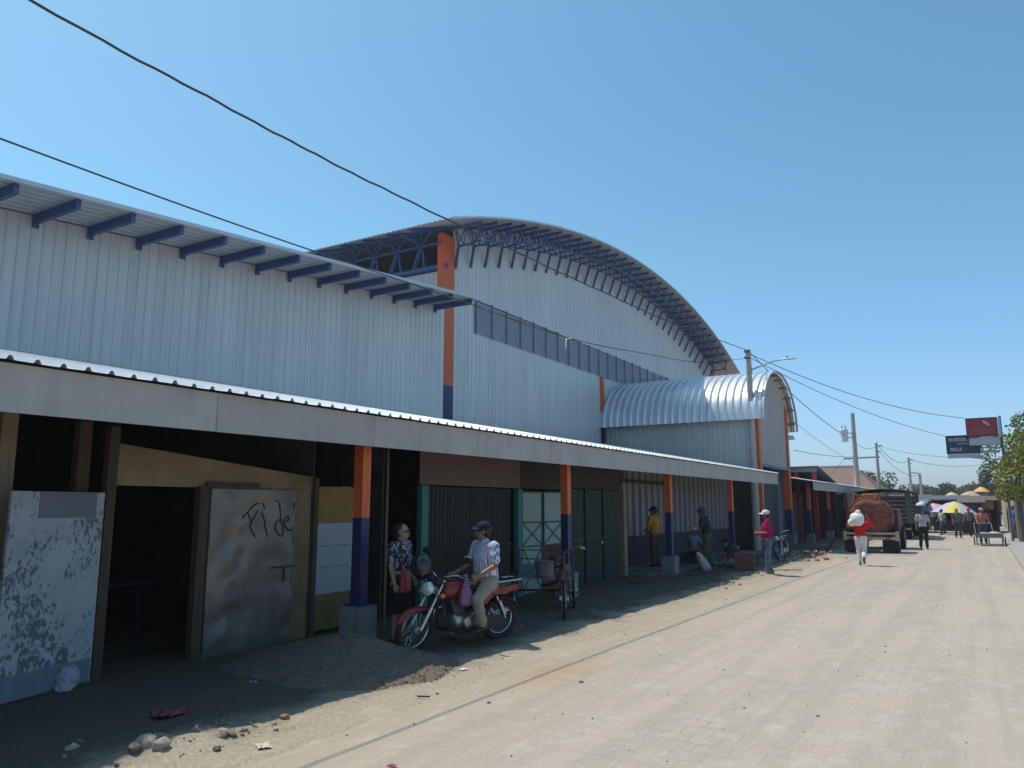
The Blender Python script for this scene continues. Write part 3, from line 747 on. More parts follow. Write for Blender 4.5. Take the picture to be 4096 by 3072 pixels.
# stall 2: patched panel of three colours
s2 = thing('patched_stall', 'narrow stall front of ochre, white and olive sheets behind the nearest pillar', 'stall', (XS, 7.9, 0))
mk('ochre_sheet', panel(7.52, 8.22, 1.49, 1.965, XS, .02, .02, 4), YELP, s2); mk('white_sheet', panel(7.51, 8.24, .56, 1.478, XS + .004, .02, .008, 5), WHITEP, s2); mk('olive_sheet', panel(7.52, 8.19, .10, .55, XS, .02, .015, 6), OLIVEP, s2)
g = MB()
for z in (1.18, .90):
    for y in (7.56, 7.90): g.box(XS + .003, XS + .007, y, y + .25, z - .006, z + .006)
mk('batten_marks', g, mat('slit_grey', (.2, .2, .22), .8), s2)
mk('frame_post', post(7.48, 0, 2.0, .05, XS - .02, .05), TIMBER, s2); mk('frame_post', post(8.29, 0, 2.3, .07, XS - .03, .05), DARKW, s2)
g = MB(); g.tube([(XS + .12, 8.79, -.02), (XS + .12, 8.79, 2.62)], .022, 8); o = mk('downpipe', g, mat('rusty_pipe', (.17, .12, .08), .7, 0, var=.3, scale=6)); tag(o, 'thin rusty pipe from ground to roof just right of the nearest pillar', 'pipe')
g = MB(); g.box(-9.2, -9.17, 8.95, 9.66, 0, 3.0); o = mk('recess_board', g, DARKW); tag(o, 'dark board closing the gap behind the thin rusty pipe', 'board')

# stall 3: teal posts, dark shutters, brown board above
s3 = thing('teal_post_stall', 'stall with dark shutters between teal posts under a brown board', 'stall', (XS, 11.2, 0))
for y in (9.78, 12.74): mk('teal_post', post(y, 0, 2.04, .17, XS + .02, .1), TEALP, s3)
for i in range(4):
    y = 9.88 + .655 * i; g = MB(); wall_x(g, XS, y, y + .63, .05, 2.03, .11, .014, .05, .03); g.box(XS - .02, XS - .002, y, y + .63, .05, 2.03); g.box(XS + .005, XS + .03, y, y + .63, 1.02, 1.05); mk('shutter', g, DARKSH, s3)
mk('brown_board', panel(9.68, 12.79, 2.055, 2.60, XS + .03), BROWNP, s3)
# stall 4: mint sheet door with crossed bars
s4 = thing('mint_stall', 'stall with pale mint sheet doors and crossed dark bars', 'stall', (XS, 13.7, 0))
mk('mint_door', panel(12.90, 13.72, .06, 1.99), MINT, s4); mk('mint_door', panel(13.76, 14.60, .94, 2.0), MINT, s4)
g = MB()
for ya, yb, zz in ((12.9, 13.72, (.05, .94, 1.40, 1.99)), (13.76, 14.60, (.94, 1.40, 2.0))):
    for z in zz: g.bar((XS + .012, ya, z), (XS + .012, yb, z), .02, .028)
    for y in (ya + .01, yb - .01): g.bar((XS + .012, y, zz[0]), (XS + .012, y, zz[-1]), .028, .02, (0, 1, 0))
    for a in range(len(zz) - 2):
        g.bar((XS + .014, ya, zz[a]), (XS + .014, yb, zz[a + 1]), .012, .012); g.bar((XS + .017, yb, zz[a]), (XS + .017, ya, zz[a + 1]), .012, .012)
mk('door_bars', g, mat('bar_olive', (.07, .07, .05), .7), s4)
mk('red_half_door', panel(13.76, 14.60, .05, .92, XS + .005), mat('maroon_sheet', (.10, .022, .018), .7, 0, var=.25, scale=3), s4)
mk('head_board', panel(12.86, 15.1, 2.06, 2.75, XS - .02), DARKW, s4)
# stall 5: dark green ribbed shutters
s5 = thing('green_shutter_stall', 'stall closed by tall dark green ribbed shutters right of the second pillar', 'stall', (XS, 16.4, 0))
for i, (ya, yb) in enumerate(((14.72, 15.62), (15.66, 16.58), (16.62, 17.60))):
    g = MB(); wall_x(g, XS, ya, yb, .0, 2.09, .075, .014, .04, .02); g.box(XS - .03, XS - .004, ya, yb, 0, 2.09); g.bar((XS + .02, ya, 1.0), (XS + .02, yb, 1.0), .02, .03); g.bar((XS + .02, ya + .02, 0), (XS + .02, ya + .02, 2.09), .04, .02, (0, 1, 0))
    mk('shutter', g, GREENSH, s5)
g = MB(); g.box(XS + .02, XS + .045, 16.5, 16.56, .86, .92); mk('padlock', g, mat('brass', (.6, .55, .4), .3, .8), s5)
mk('side_post', post(17.84, 0, 2.3, .2, XS, .14), TIMBERP, s5); mk('head_board', panel(15.1, 18.0, 2.11, 2.78, XS - .02), DARKW, s5)
# porch-side infill wall of pale ribbed sheets on dark blocks
s6 = thing('infill_wall', 'pale ribbed sheet wall standing on a low dark block wall behind the far pillars', 'wall', (-8.5, 25, 0))
g = MB(); wall_x(g, -8.55, 18.1, 31.0, .88, 3.15, .50, .07, .09, .05); mk('ribbed_sheets', g, RIBG, s6)
g = MB(); g.box(-8.62, -8.42, 18.1, 31.0, 0, .88); mk('block_base', g, BRICKB, s6)
g = MB(); g.bar((-8.46, 18.1, 2.42), (-8.46, 23.6, 2.42), .05, .09); mk('cross_rail', g, DARKW, s6)
# ------------------------------------------------------------------ poles and cables
def wobble(pts, n=6, amp=.0, sag=0):
    return pts


def spline(pts, n=8):
    P = [V(p) for p in pts]; out = []
    for i in range(len(P) - 1):
        p0 = P[i - 1] if i else P[i] * 2 - P[i + 1]; p1, p2 = P[i], P[i + 1]; p3 = P[i + 2] if i + 2 < len(P) else P[i + 1] * 2 - P[i]
        for k in range(n):
            t = k / n
            out.append(.5 * ((2 * p1) + (p2 - p0) * t + (2 * p0 - 5 * p1 + 4 * p2 - p3) * t * t + (3 * p1 - p0 - 3 * p2 + p3) * t ** 3))
    out.append(P[-1]); return out


def cable(pts, r, label, m=None, group=None, n=8, jig=0):
    p = spline(pts, n)
    if jig: p = [q + V((0, 0, jig * math.sin(i * 1.7) + jig * .6 * math.sin(i * .61))) for i, q in enumerate(p)]
    g = MB(); g.tube(p, r, 6); return tag(mk('cable', g, m or CABLE, None, True, 80), label, 'cable', group)


def span(a, b, sag):
    a = V(a); b = V(b); return [a.lerp(b, t) - V((0, 0, sag * 4 * t * (1 - t))) for t in (0, .2, .4, .6, .8, 1)]


lp = thing('street_lamp_pole', 'pale concrete pole with a street lamp arm, standing before the barrel-roofed porch', 'lamp pole', (-7.5, 30.75, 0))
g = MB(); g.tube([(-7.52, 30.75, -.05), (-7.5, 30.75, 4), (-7.5, 30.75, 7.95)], [.155, .13, .10], 14); mk('pole', g, CONCD, lp)
g = MB(); g.tube([(-7.42, 30.75, 7.12), (-7.1, 30.75, 7.22), (-6.55, 30.75, 7.40), (-6.25, 30.75, 7.42)], .03, 8); g.box(-7.44, -7.38, 30.7, 30.8, 7.02, 7.22); mk('lamp_arm', g, mat('galv', (.35, .37, .40), .45, .5), lp)
g = MB(); hd_ = [((-6.32), .03, .025), (-6.2, .07, .05), (-5.95, .10, .06), (-5.75, .085, .05), (-5.66, .04, .03)]
rings = [[(x, 30.75 + w * math.cos(a), 7.42 + (h if math.sin(a) > 0 else h * .35) * math.sin(a)) for a in [2 * math.pi * j / 14 for j in range(14)]] for x, w, h in hd_]
g.loft(rings); lh = mk('lamp_head', g, mat('lamp_grey', (.55, .55, .56), .5), lp)
g = MB(); g.lathe([(.035, 0), (.035, .05), (.028, .065)], 10, Matrix.Translation((-6.0, 30.75, 7.475))); mk('photocell', g, BLACKM, lh)
g = MB()
for z in (7.85, 7.6): g.box(-7.62, -7.38, 30.62, 30.66, z - .03, z + .03); g.lathe([(.03, 0), (.045, .03), (.03, .08)], 8, Matrix.Translation((-7.6, 30.64, z)))
g.box(-7.62, -7.38, 30.64, 30.86, 5.32, 5.36); mk('clamps', g, mat('clamp', (.2, .17, .15), .6, .4), lp)
C1 = [(x, y * x / -7.4, 1.7 + (z - 1.7) * x / -7.4) for x, y, z in ((-7.0, -6, 7.1), (-7.0, -1, 6.65), (-7.0, 3.27, 6.50), (-7.0, 5.63, 6.475), (-7.02, 7.55, 6.48), (-7.05, 10.13, 6.56), (-7.12, 15.22, 6.78), (-7.25, 21.79, 7.13), (-7.38, 26.7, 7.54), (-7.45, 30.6, 7.86))]
cable(C1, .014, 'thick black twisted cable running overhead from top left to the lamp pole', n=12, jig=.006)
cable([(-8.4, -6, 5.9), (-8.4, 0, 5.5), (-8.4, 3.6, 5.48), (-8.4, 6.97, 5.53), (-8.4, 11.24, 5.68), (-8.4, 16.57, 5.84), (-8.3, 21.2, 6.25), (-8.1, 26.5, 6.8), (-7.55, 30.65, 7.6)], .011, 'thin dark cable low over the left block roof', n=10)
g = MB(); g.tube(spline([(-8.4, 16.72, 5.86), (-8.4, 16.50, 5.80), (-8.4, 16.43, 5.68), (-8.4, 16.44, 5.55)], 6), .022, 6); tag(mk('loose_cable_end', g, WIREW, None, True, 80), 'loose white cable end dangling before the louvre band', 'cable')
rp = dict(group='cables fanning out from the lamp pole')
cable(span((-7.45, 30.8, 7.85), (-6.95, 52.0, 6.12), .25), .018, 'dark cable from the lamp pole down to the transformer', **rp)
cable(span((-7.4, 30.8, 7.75), (-.35, 45.0, 6.16), .45), .014, 'upper thin cable from the lamp pole to the red sign', **rp)
cable(span((-7.4, 30.8, 7.60), (-1.25, 45.2, 5.3), .35), .012, 'lower thin cable from the lamp pole to the dark sign', **rp)
cable(span((-7.5, 30.85, 6.6), (-6.9, 54.9, 4.6), .3), .010, 'thin wire crossing the porch front towards the transformer pole', **rp)

tp = thing('transformer_pole', 'concrete pole carrying a white transformer can beyond the porch', 'utility pole', (-6.9, 55.8, 0))
g = MB(); g.tube([(-6.9, 55.8, -.1), (-6.9, 55.8, 7.95)], [.21, .13], 14); mk('pole', g, CONCD, tp)
g = MB(); g.lathe([(.20, 0), (.25, .03), (.25, .78), (.26, .80), (.22, .88), (.08, .90)], 18, Matrix.Translation((-7.45, 55.4, 6.0))); tc_ = mk('transformer', g, mat('transformer_white', (.68, .68, .70), .45), tp)
g = MB()
for dx in (-.1, .1): g.lathe([(.03, 0), (.05, .06), (.03, .1), (.05, .15), (.02, .25)], 8, Matrix.Translation((-7.45 + dx, 55.4, 6.88)))
mk('bushing', g, mat('porcelain', (.35, .3, .3), .3), tc_)
g = MB(); g.bar((-7.45, 55.4, 6.6), (-6.9, 55.75, 6.6), .06); g.bar((-7.45, 55.4, 6.3), (-6.9, 55.75, 6.3), .06); g.bar((-7.6, 55.7, 4.9), (-5.4, 55.7, 4.95), .08, .1); mk('bracket', g, mat('galv', (.35, .37, .40)), tp)
for nm, x, y, h, r, lb in (('utility_pole', -6.7, 67.0, 6.75, .16, 'second bare concrete pole right of the transformer pole'), ('utility_pole', -6.5, 97.0, 7.2, .2, 'third thin dark pole right of the transformer pole')):
    t = thing(nm, lb, 'utility pole', (x, y, 0), group='poles along the far street'); g = MB(); g.tube([(x, y, -.1), (x, y, h)], [r, r * .62], 12); mk('pole', g, CONCD, t)
    g = MB(); g.bar((x - .1, y, h - .25), (x + .45, y, h - .25), .07); g.bar((x - .1, y, h - .7), (x + .3, y, h - .7), .07); mk('bracket', g, mat('clamp', (.2, .17, .15)), t)
t = thing('street_lamp_pole', 'short far lamp post with a pale lamp head at the end of the street', 'lamp pole', (-5.5, 97, 0)); g = MB(); g.tube([(-5.5, 97, 0), (-5.5, 97, 5.3)], [.2, .13], 10); mk('pole', g, CONCD, t)
g = MB(); g.bar((-5.4, 97, 5.35), (-6.6, 97, 5.55), .3, .14); mk('lamp_head', g, mat('lamp_grey', (.55, .55, .56)), t)
gp = dict(group='wires between the far poles')
cable(span((-6.9, 55.8, 6.0), (-6.7, 67, 6.45), .3), .016, 'wire from the transformer pole to the second pole', **gp)
cable(span((-6.5, 67, 6.4), (-6.4, 97, 6.9), .7), .02, 'upper wire from the second to the third far pole', **gp)
cable(span((-6.5, 67, 6.0), (-5.5, 97, 5.2), .7), .018, 'wire from the second pole down to the short far lamp post', **gp)
cable(span((-6.3, 97, 6.9), (1.5, 120, 7.5), .6), .022, 'wire crossing the far end of the street to the right', **gp)
cable(span((-6.5, 67, 6.45), (.2, 60, 5.0), .3), .014, 'thin wire from the second pole across the street to the sign', **gp)
cable(span((-7.2, 37.2, 4.3), (-6.9, 55.5, 5.0), .1), .014, 'thin wire from the porch to the transformer pole bracket', **gp)
cable(span((-7.5, 55.4, 4.9), (-9.6, 60, 3.6), .05), .012, 'guy wire from the transformer pole to the tiled roof', **gp)
cable(span((1.7, 45, 5.6), (5.5, 30, 10), .2), .022, 'dark wire rising steeply at the right edge of the photo', **gp)

# ------------------------------------------------------------------ roadside signs on a pole, right
REDS = mat('sign_red', (.34, .025, .045), .5, 0, var=.06, scale=2)
NAVYS = mat('sign_navy', (.022, .055, .10), .5, 0, var=.06, scale=2)
SIGNW = mat('sign_pale', (.50, .51, .54), .6, 0, var=.06, scale=3)
sg = thing('roadside_sign', 'red and dark double sign boards on a tall pole, right side of the street', 'sign', (1.25, 45, 0))


def board(x0, x1, z0, z1, y, m, name, fr=.04, frm=NAVYS):
    g = MB(); g.box(x0, x1, y, y + .16, z0, z1, 0)
    b = mk(name, g, m, sg); g = MB()
    for q in ((x0 - fr, x0 - .002, z0 - fr, z1 + fr), (x1 + .002, x1 + fr, z0 - fr, z1 + fr)): g.box(q[0], q[1], y - .03, y + .19, q[2], q[3])
    for q in ((x0, x1, z0 - fr, z0 - .002), (x0, x1, z1 + .002, z1 + fr)): g.box(q[0], q[1], y - .03, y + .19, q[2], q[3])
    mk('frame', g, frm, b); return b


b1 = board(-.27, 1.02, 5.22, 6.10, 45, REDS, 'red_board'); b2 = board(-.20, 1.10, 4.78, 5.12, 45.0, SIGNW, 'pale_board', .03, mat('sign_frame', (.3, .3, .33), .5))
g = MB(); g.box(1.08, 1.20, 45.0, 45.2, 5.15, 6.13); mk('side_strip', g, SIGNW, sg)
b3 = board(-1.22, .22, 4.42, 5.28, 45.3, NAVYS, 'navy_board'); g = MB(); g.box(-1.22, .22, 45.30, 45.4, 4.16, 4.36); mk('pale_strip', g, SIGNW, sg)
g = MB(); g.box(.24, 1.0, 45.35, 45.5, 4.38, 4.52); g.box(.24, .9, 45.35, 45.5, 4.62, 4.70); mk('small_strips', g, SIGNW, sg)
g = MB(); g.tube([(1.22, 45.1, 0), (1.18, 45.1, 6.2)], .06, 10); g.bar((1.2, 45.3, 4.9), (-1.2, 45.42, 4.9), .06); g.bar((1.2, 45.2, 4.0), (-.4, 45.42, 4.2), .05); mk('sign_pole', g, mat('pole_steel', (.12, .15, .19), .5, .3), sg)
SL = mat('sign_letter', (.55, .60, .62), .6)
g = MB(); r2 = random.Random(4)
for zz, hh, xa, xb in ((5.02, .17, -1.12, -.34), (4.86, .08, -.75, .1), (4.52, .17, -1.08, -.62)):   # illegible pale lettering
    x = xa
    while x < xb:
        w = hh * r2.uniform(.35, .6); k = r2.randrange(3); st = hh * .16; y0_, y1_ = 45.29, 45.299
        g.box(x, x + st, y0_, y1_, zz, zz + hh)
        if k == 0: g.box(x + st, x + w, y0_, y1_, zz + hh - st, zz + hh); g.box(x + w - st, x + w, y0_, y1_, zz, zz + hh - st - .001)
        elif k == 1: g.box(x + st, x + w, y0_, y1_, zz, zz + st); g.box(x + st, x + w * .8, y0_, y1_, zz + hh * .5, zz + hh * .5 + st)
        else: g.bar((x + st, 45.2945, zz + hh * .5), (x + w, 45.2945, zz + hh), .006, st); g.bar((x + st, 45.2945, zz + hh * .5), (x + w, 45.2945, zz), .006, st)
        x += w + hh * .18
mk('pale_lettering', g, SL, b3)
g = MB()                                                           # faded scrawl lines and a pale leaf-like emblem on the red board
pl = [(.42, 5.98), (.50, 6.02), (.60, 5.94), (.70, 5.83), (.77, 5.72), (.68, 5.72), (.56, 5.80), (.46, 5.88)]
g.prism(pl, 'y', 44.985, 44.999); mk('emblem', g, mat('sign_emblem', (.45, .40, .38), .6), b1)
g = MB(); r2 = random.Random(8)
for zz, xa, xb in ((5.56, -.15, .55), (5.44, -.1, .85), (5.33, -.15, .7)):
    x = xa
    while x < xb: w = .03 + .05 * r2.random(); g.box(x, x + w, 44.988, 44.999, zz + .02 * r2.random(), zz + .06); x += w + .02
mk('faded_lettering', g, mat('faded_red', (.42, .14, .15), .6), b1)

# ------------------------------------------------------------------ trees
def leafm(n, c, v=.45, tr=.25):
    m = mat(n, c, .6, 0, var=v, scale=2.2, spec=.3)
    N, L = nodes(m); b = N['Principled BSDF']; t = N.new('ShaderNodeBsdfTranslucent'); t.inputs['Color'].default_value = (c[0] * 1.3, c[1] * 1.3, c[2], 1); x = N.new('ShaderNodeMixShader'); x.inputs[0].default_value = .38
    L.new(b.outputs[0], x.inputs[1]); L.new(t.outputs[0], x.inputs[2]); L.new(x.outputs[0], N['Material Output'].inputs['Surface'])
    return m


LG = [leafm('leaf_olive', (.33, .33, .055)), leafm('leaf_green', (.15, .19, .04)), leafm('leaf_dark', (.06, .09, .03))]
LF = [leafm('leaf_far', (.09, .11, .07)), leafm('leaf_far_dark', (.06, .08, .06)), leafm('leaf_far_pale', (.12, .13, .09))]
BARK = mat('bark', (.12, .095, .075), .95, 0, var=.3, scale=5, stretch=(3, 3, .6), bump=.4, bscale=20)


def tree(label, x, y, h, clumps, leaf, n, mats, trunk_r=.16, seed=1, group=None, name='tree', lean=0):
    r = random.Random(seed); t = thing(name, label, 'tree', (x, y, 0), 0, group); g = MB(); L = MB()
    zt_ = min(c[2] - c[3] * .3 for c in clumps)
    base = [(0, 0, -.1), (lean * .3, 0, zt_ * .5), (lean, 0, zt_)]
    g.tube([(x + p[0], y + p[1], p[2]) for p in base], [trunk_r, trunk_r * .8, trunk_r * .65], 10)
    for cx, cy, cz, cr in clumps:
        a = V((x + lean, y, zt_ - .1)); b = V((x + cx, y + cy, cz)); m = a.lerp(b, .5) + V((r.uniform(-.2, .2), r.uniform(-.2, .2), -.1 * cr))
        g.tube([a, m, b], [trunk_r * .55, trunk_r * .35, trunk_r * .12], 6)
        k = int(n * cr * cr / sum(c[3] ** 2 for c in clumps))
        for _ in range(k):
            while True:
                q = V((r.uniform(-1, 1), r.uniform(-1, 1), r.uniform(-1, 1)))
                if q.length <= 1: break
            q = q.normalized() * (q.length ** .45) * (1 + .25 * noise.noise(q * 2.3 + V((seed, cx, cz))))
            p = b + V((q.x * cr, q.y * cr, q.z * cr * .85))
            if noise.noise(p * (1.6 / max(cr, .4)) + V((seed * 3.1, 0, 0))) < -.22: continue
            s = leaf * r.uniform(.6, 1.35); e = V((r.gauss(0, 1), r.gauss(0, 1), r.gauss(0, .7))).normalized(); f = e.orthogonal().normalized()
            f = (Matrix.Rotation(r.random() * 6.28, 3, e) @ f); w = e.cross(f)
            mi = 0 if r.random() < .5 else (1 if r.random() < .65 else 2)
            L.add([p - f * s * .5, p + w * s * .28, p + f * s * .5, p - w * s * .28], [(0, 1, 2, 3)], mi)
    mk('trunk', g, BARK, t); mk('crown', L, mats, t, True, 0, False); return t


def blob(n, rx, ry, z0, z1, r0, r1, seed):
    r = random.Random(seed); return [(r.uniform(-rx, rx), r.uniform(-ry, ry), r.uniform(z0, z1), r.uniform(r0, r1)) for _ in range(n)]


tree('yellow-green street tree at the right edge with a leaning trunk', 1.62, 44.5, 6, [(-.15, -.4, 3.05, .85), (.25, .2, 3.9, .8), (1.05, -.5, 4.8, .8), (1.9, 0, 5.9, .8), (-.5, .3, 2.35, .5), (1.2, -.6, 3.1, 1.0), (2.0, .6, 4.9, 1.1), (.3, -.5, 2.3, .6), (-.35, .2, 3.5, .5), (.45, .5, 4.4, .5)], .13, 13000, LG, .17, 4)
tree('darker green tree overhanging from behind the yellow-green street tree', 2.6, 49.5, 8, blob(7, 1.2, 1.5, 3.6, 6.6, .8, 1.3, 5), .2, 5000, [LG[1], LG[2], LG[0]], .2, 7)
tree('slender far tree left of the yellow-green street tree', .75, 84, 6, [(0, 0, 5.0, .75), (.25, .3, 3.9, .95), (-.2, 0, 4.3, .6), (.5, -.4, 3.0, .8), (.1, .2, 2.5, .7)], .26, 1500, LF, .14, 9)
tg = 'trees massed behind the far market'
spec = [(-12.0, 112, 6.6, 6), (-10.2, 106, 5.0, 5), (-7.4, 112, 4.6, 4), (-5.2, 118, 5.2, 5), (-2.8, 124, 4.4, 4), (-.6, 120, 3.8, 4), (1.6, 112, 5.0, 5), (-15.5, 100, 5.5, 4)]
nm = ['tall tree with an airy crown behind the second far pole', 'low bushy tree right of the airy far tree', 'rounded far tree beside the third thin pole', 'far tree behind the short far lamp post', 'low far tree above the market roofs, left of the gap', 'lowest far tree at the street end gap', 'dark far tree behind the slender tree', 'far tree behind the tiled roof']
for i, ((x, y, h, k), lb) in enumerate(zip(spec, nm)): tree(lb, x, y, h, blob(k + 2, 1.9, 1.2, h * .45, h - .9, .9, 1.5, 20 + i), .38, 1500, [LF[i % 3], LF[(i + 1) % 3], LF[(i + 2) % 3]], .2, 30 + i, tg)
g = MB(); r2 = random.Random(17)
for _ in range(6500):
    x = r2.uniform(-32, 18); y = r2.uniform(128, 138); hz = 4.5 + 1.2 * NSE(x, 3, .16) + .8 * NSE(x, 9, .6); z = hz * r2.random() ** .5; s = r2.uniform(.35, .9)
    e = V((r2.gauss(0, 1), r2.gauss(0, 1), r2.gauss(0, 1))).normalized(); f = e.orthogonal().normalized(); w = e.cross(f); p = V((x, y, z))
    g.add([p - f * s, p + w * s * .6, p + f * s, p - w * s * .6], [(0, 1, 2, 3)], r2.choice((0, 1, 2)))
o = mk('far_wood', g, LF, None, True, 0, False); tag(o, 'band of distant dark trees closing the street', 'trees', kind='stuff')

# ------------------------------------------------------------------ buildings beyond the arcade
hs = thing('tiled_house', 'low house with a brown hipped roof behind the far arcade', 'house', (-10, 68, 0))
TILE = mat('roof_tile', (.20, .125, .095), .85, 0, var=.2, scale=1.5, stretch=(1, 4, 1), bump=.2, bscale=12)
g = MB(); A = [(-14.2, 64, 3.0), (-6.5, 64, 3.0), (-6.5, 74, 3.0), (-14.2, 74, 3.0), (-12.4, 68, 4.95), (-8.6, 68, 4.95)]
g.add(A, [(0, 1, 5, 4), (1, 2, 5), (2, 3, 4, 5), (3, 0, 4), (0, 3, 2, 1)]); rf = mk('roof', g, TILE, hs)
g = MB(); g.bar((-12.4, 68, 4.98), (-8.6, 68, 4.98), .3, .14); mk('lit_ridge', g, mat('ridge_sunlit', (.62, .6, .58), .7), rf)  # sunlight along the ridge put in as white colour
g = MB(); g.box(-13.8, -6.9, 64.5, 73.5, 0, 3.0); mk('wall', g, mat('house_wall', (.28, .25, .22), .8, 0, var=.1, scale=1), hs)
g = MB(); g.box(-9.6, -8.8, 64.44, 64.49, 1.2, 2.3); mk('window', g, BLACKM, hs)
rs = thing('red_post_shed', 'dark shed roof on red posts just beyond the porch', 'shed', (-8, 44, 0))
g = MB(); g.add([(-10.5, 43.2, 3.82), (-7.2, 43.2, 3.86), (-6.75, 46.8, 2.95), (-10.5, 46.8, 2.95), (-10.5, 43.2, 3.76), (-7.2, 43.2, 3.80), (-6.75, 46.8, 2.89), (-10.5, 46.8, 2.89)], [(0, 1, 2, 3), (7, 6, 5, 4), (0, 4, 5, 1), (1, 5, 6, 2), (2, 6, 7, 3), (3, 7, 4, 0)]); mk('roof', g, mat('shed_roof', (.16, .17, .20), .6, .2), rs)
g = MB(); g.box(-10.5, -7.3, 43.3, 43.36, 3.55, 3.75); mk('fascia', g, mat('shed_fascia', (.22, .22, .25), .6), rs)
for x in (-8.35, -7.45): g = MB(); g.box(x - .1, x + .1, 43.3, 43.5, 0, 3.55); mk('post', g, mat('red_post', (.40, .02, .02), .5), rs)
g = MB(); g.box(-10.5, -7.0, 46.9, 47, 0, 3); mk('rear_wall', g, DARKW, rs)

# right-hand wall and stall boards
bw = thing('beige_wall', 'plain beige wall end behind the street tree at the right edge', 'wall', (3, 47, 0)); g = MB(); g.box(1.5, 6, 47.4, 47.6, 0, 2.3); g.box(1.5, 1.7, 47.6, 75, 0, 2.3); mk('wall', g, mat('beige_plaster', (.36, .31, .25), .85, 0, var=.12, scale=1.2), bw); g = MB(); g.box(1.46, 6, 47.36, 47.64, 2.30, 2.36); mk('coping', g, CONC, bw)

# ------------------------------------------------------------------ far market
def umbrella(label, x, y, zt_, r, dz_, cols, tilt=0, pole=True, seed=0):
    t = thing('market_umbrella', label, 'umbrella', (x, y, 0), 0, 'umbrellas of the far market'); g = MB(); n = 8; mats = [mat('cloth_%d%d%d' % tuple(int(q * 99) for q in c), c, .8, 0, var=.12, scale=2) for c in cols]
    top = V((x, y, zt_)); M = Matrix.Translation((x, y, zt_)) @ Matrix.Rotation(RAD(tilt), 4, 'Y') @ Matrix.Rotation(RAD(seed * 17), 4, 'Z')
    for i in range(n):
        a, b = 2 * math.pi * i / n, 2 * math.pi * (i + 1) / n; P = [(0, 0, 0)]
        for q in (.35, .7, 1.0):
            zz = -dz_ * q ** 1.4
            P += [(r * q * math.cos(a), r * q * math.sin(a), zz), (r * q * math.cos((a + b) / 2) * .96, r * q * math.sin((a + b) / 2) * .96, zz + .02 * r), (r * q * math.cos(b), r * q * math.sin(b), zz)]
        g.add(P, [(0, 1, 2), (0, 2, 3), (1, 4, 5, 2), (2, 5, 6, 3), (4, 7, 8, 5), (5, 8, 9, 6)], i % len(mats), M)
    mk('canopy', g, mats, t, True, 0); g = MB(); g.tube([(x, y, 0), top], .025, 6); mk('pole', g, TIMBERP, t); return t


umbrella('lilac and yellow market umbrella, largest at the street end', -1.38, 56, 2.05, 1.35, .75, [(.45, .42, .62), (.62, .55, .14), (.42, .45, .40), (.40, .34, .50)], 4, True, 1)
umbrella('pink and white market umbrella left of the lilac and yellow one', -2.75, 60, 1.95, 1.15, .55, [(.62, .22, .30), (.58, .50, .48), (.55, .35, .38)], -4, True, 2)
umbrella('cream market umbrella above the brown stall', -.55, 68, 2.9, .85, .45, [(.45, .32, .18), (.42, .34, .24)], 3, True, 3)
umbrella('small orange market umbrella right of the cream one', .15, 70, 3.25, .6, .4, [(.66, .40, .16), (.62, .34, .16)], 0, True, 4)
umbrella('tiny tan market umbrella high behind the lilac one', -2.0, 75, 2.95, .7, .45, [(.52, .40, .22), (.5, .42, .3)], 0, True, 5)
umbrella('grey and white umbrella left behind the tub carrier', -4.1, 62, 1.95, 1.0, .45, [(.40, .42, .42), (.55, .55, .55)], 5, True, 6)
def shack(label, x0, x1, y0, y1, h, wm, rm, front=None, group='shacks of the far market'):
    t = thing('market_stall', label, 'stall', ((x0 + x1) / 2, (y0 + y1) / 2, 0), 0, group); g = MB(); g.box(x0, x0 + .06, y0, y1, 0, h); g.box(x1 - .06, x1, y0, y1, 0, h); g.box(x0 + .06, x1 - .06, y1 - .06, y1, 0, h); g.box(x0 + .06, x1 - .06, y0, y0 + .05, 0, .8); mk('wall', g, wm, t)
    g = MB(); g.bar(((x0 + x1) / 2, y0 - .4, h + .02), ((x0 + x1) / 2, y1 + .2, h + .35), x1 - x0 + .4, .04, (0, 0, 1)); mk('roof', g, rm, t)
    for x in (x0 + .03, x1 - .03): g = MB(); g.box(x - .04, x + .04, y0 - .35, y0 - .27, 0, h); mk('post', g, TIMBER, t)
    if front: g = MB(); g.box(x0 + .2, x1 - .2, y0 - .12, y0 - .05, h * .72, h * .98); mk('awning_cloth', g, front, t)
    return t


RUSTR = mat('rust_roof', (.13, .09, .065), .8, .1, var=.3, scale=2); GREYR = mat('grey_roof', (.10, .10, .105), .7, .2, var=.15, scale=2); BROWNW = mat('brown_boards', (.10, .06, .05), .9, 0, var=.3, scale=3)
shack('brown plank stall at the right of the street end with an orange cloth', -.42, .95, 60, 63, 2.1, BROWNW, RUSTR, mat('orange_cloth', (.58, .30, .12), .8, 0, var=.15, scale=4))
shack('dark stall behind the lilac and yellow umbrella', -3.0, -.8, 64, 67, 2.2, DARKW, GREYR)
shack('grey-roofed stall left of the umbrellas', -5.6, -3.4, 66, 69, 2.3, BROWNW, GREYR, mat('teal_cloth', (.18, .32, .32), .8))
shack('long low stall closing the street end', -4.5, 1.4, 78, 82, 2.2, DARKW, mat('dark_roof', (.10, .085, .08), .8, 0, var=.3, scale=2), mat('red_cloth', (.35, .08, .08), .8))
shack('stall at the far left behind the stake truck', -8.5, -5.8, 72, 75, 2.4, DARKW, GREYR)

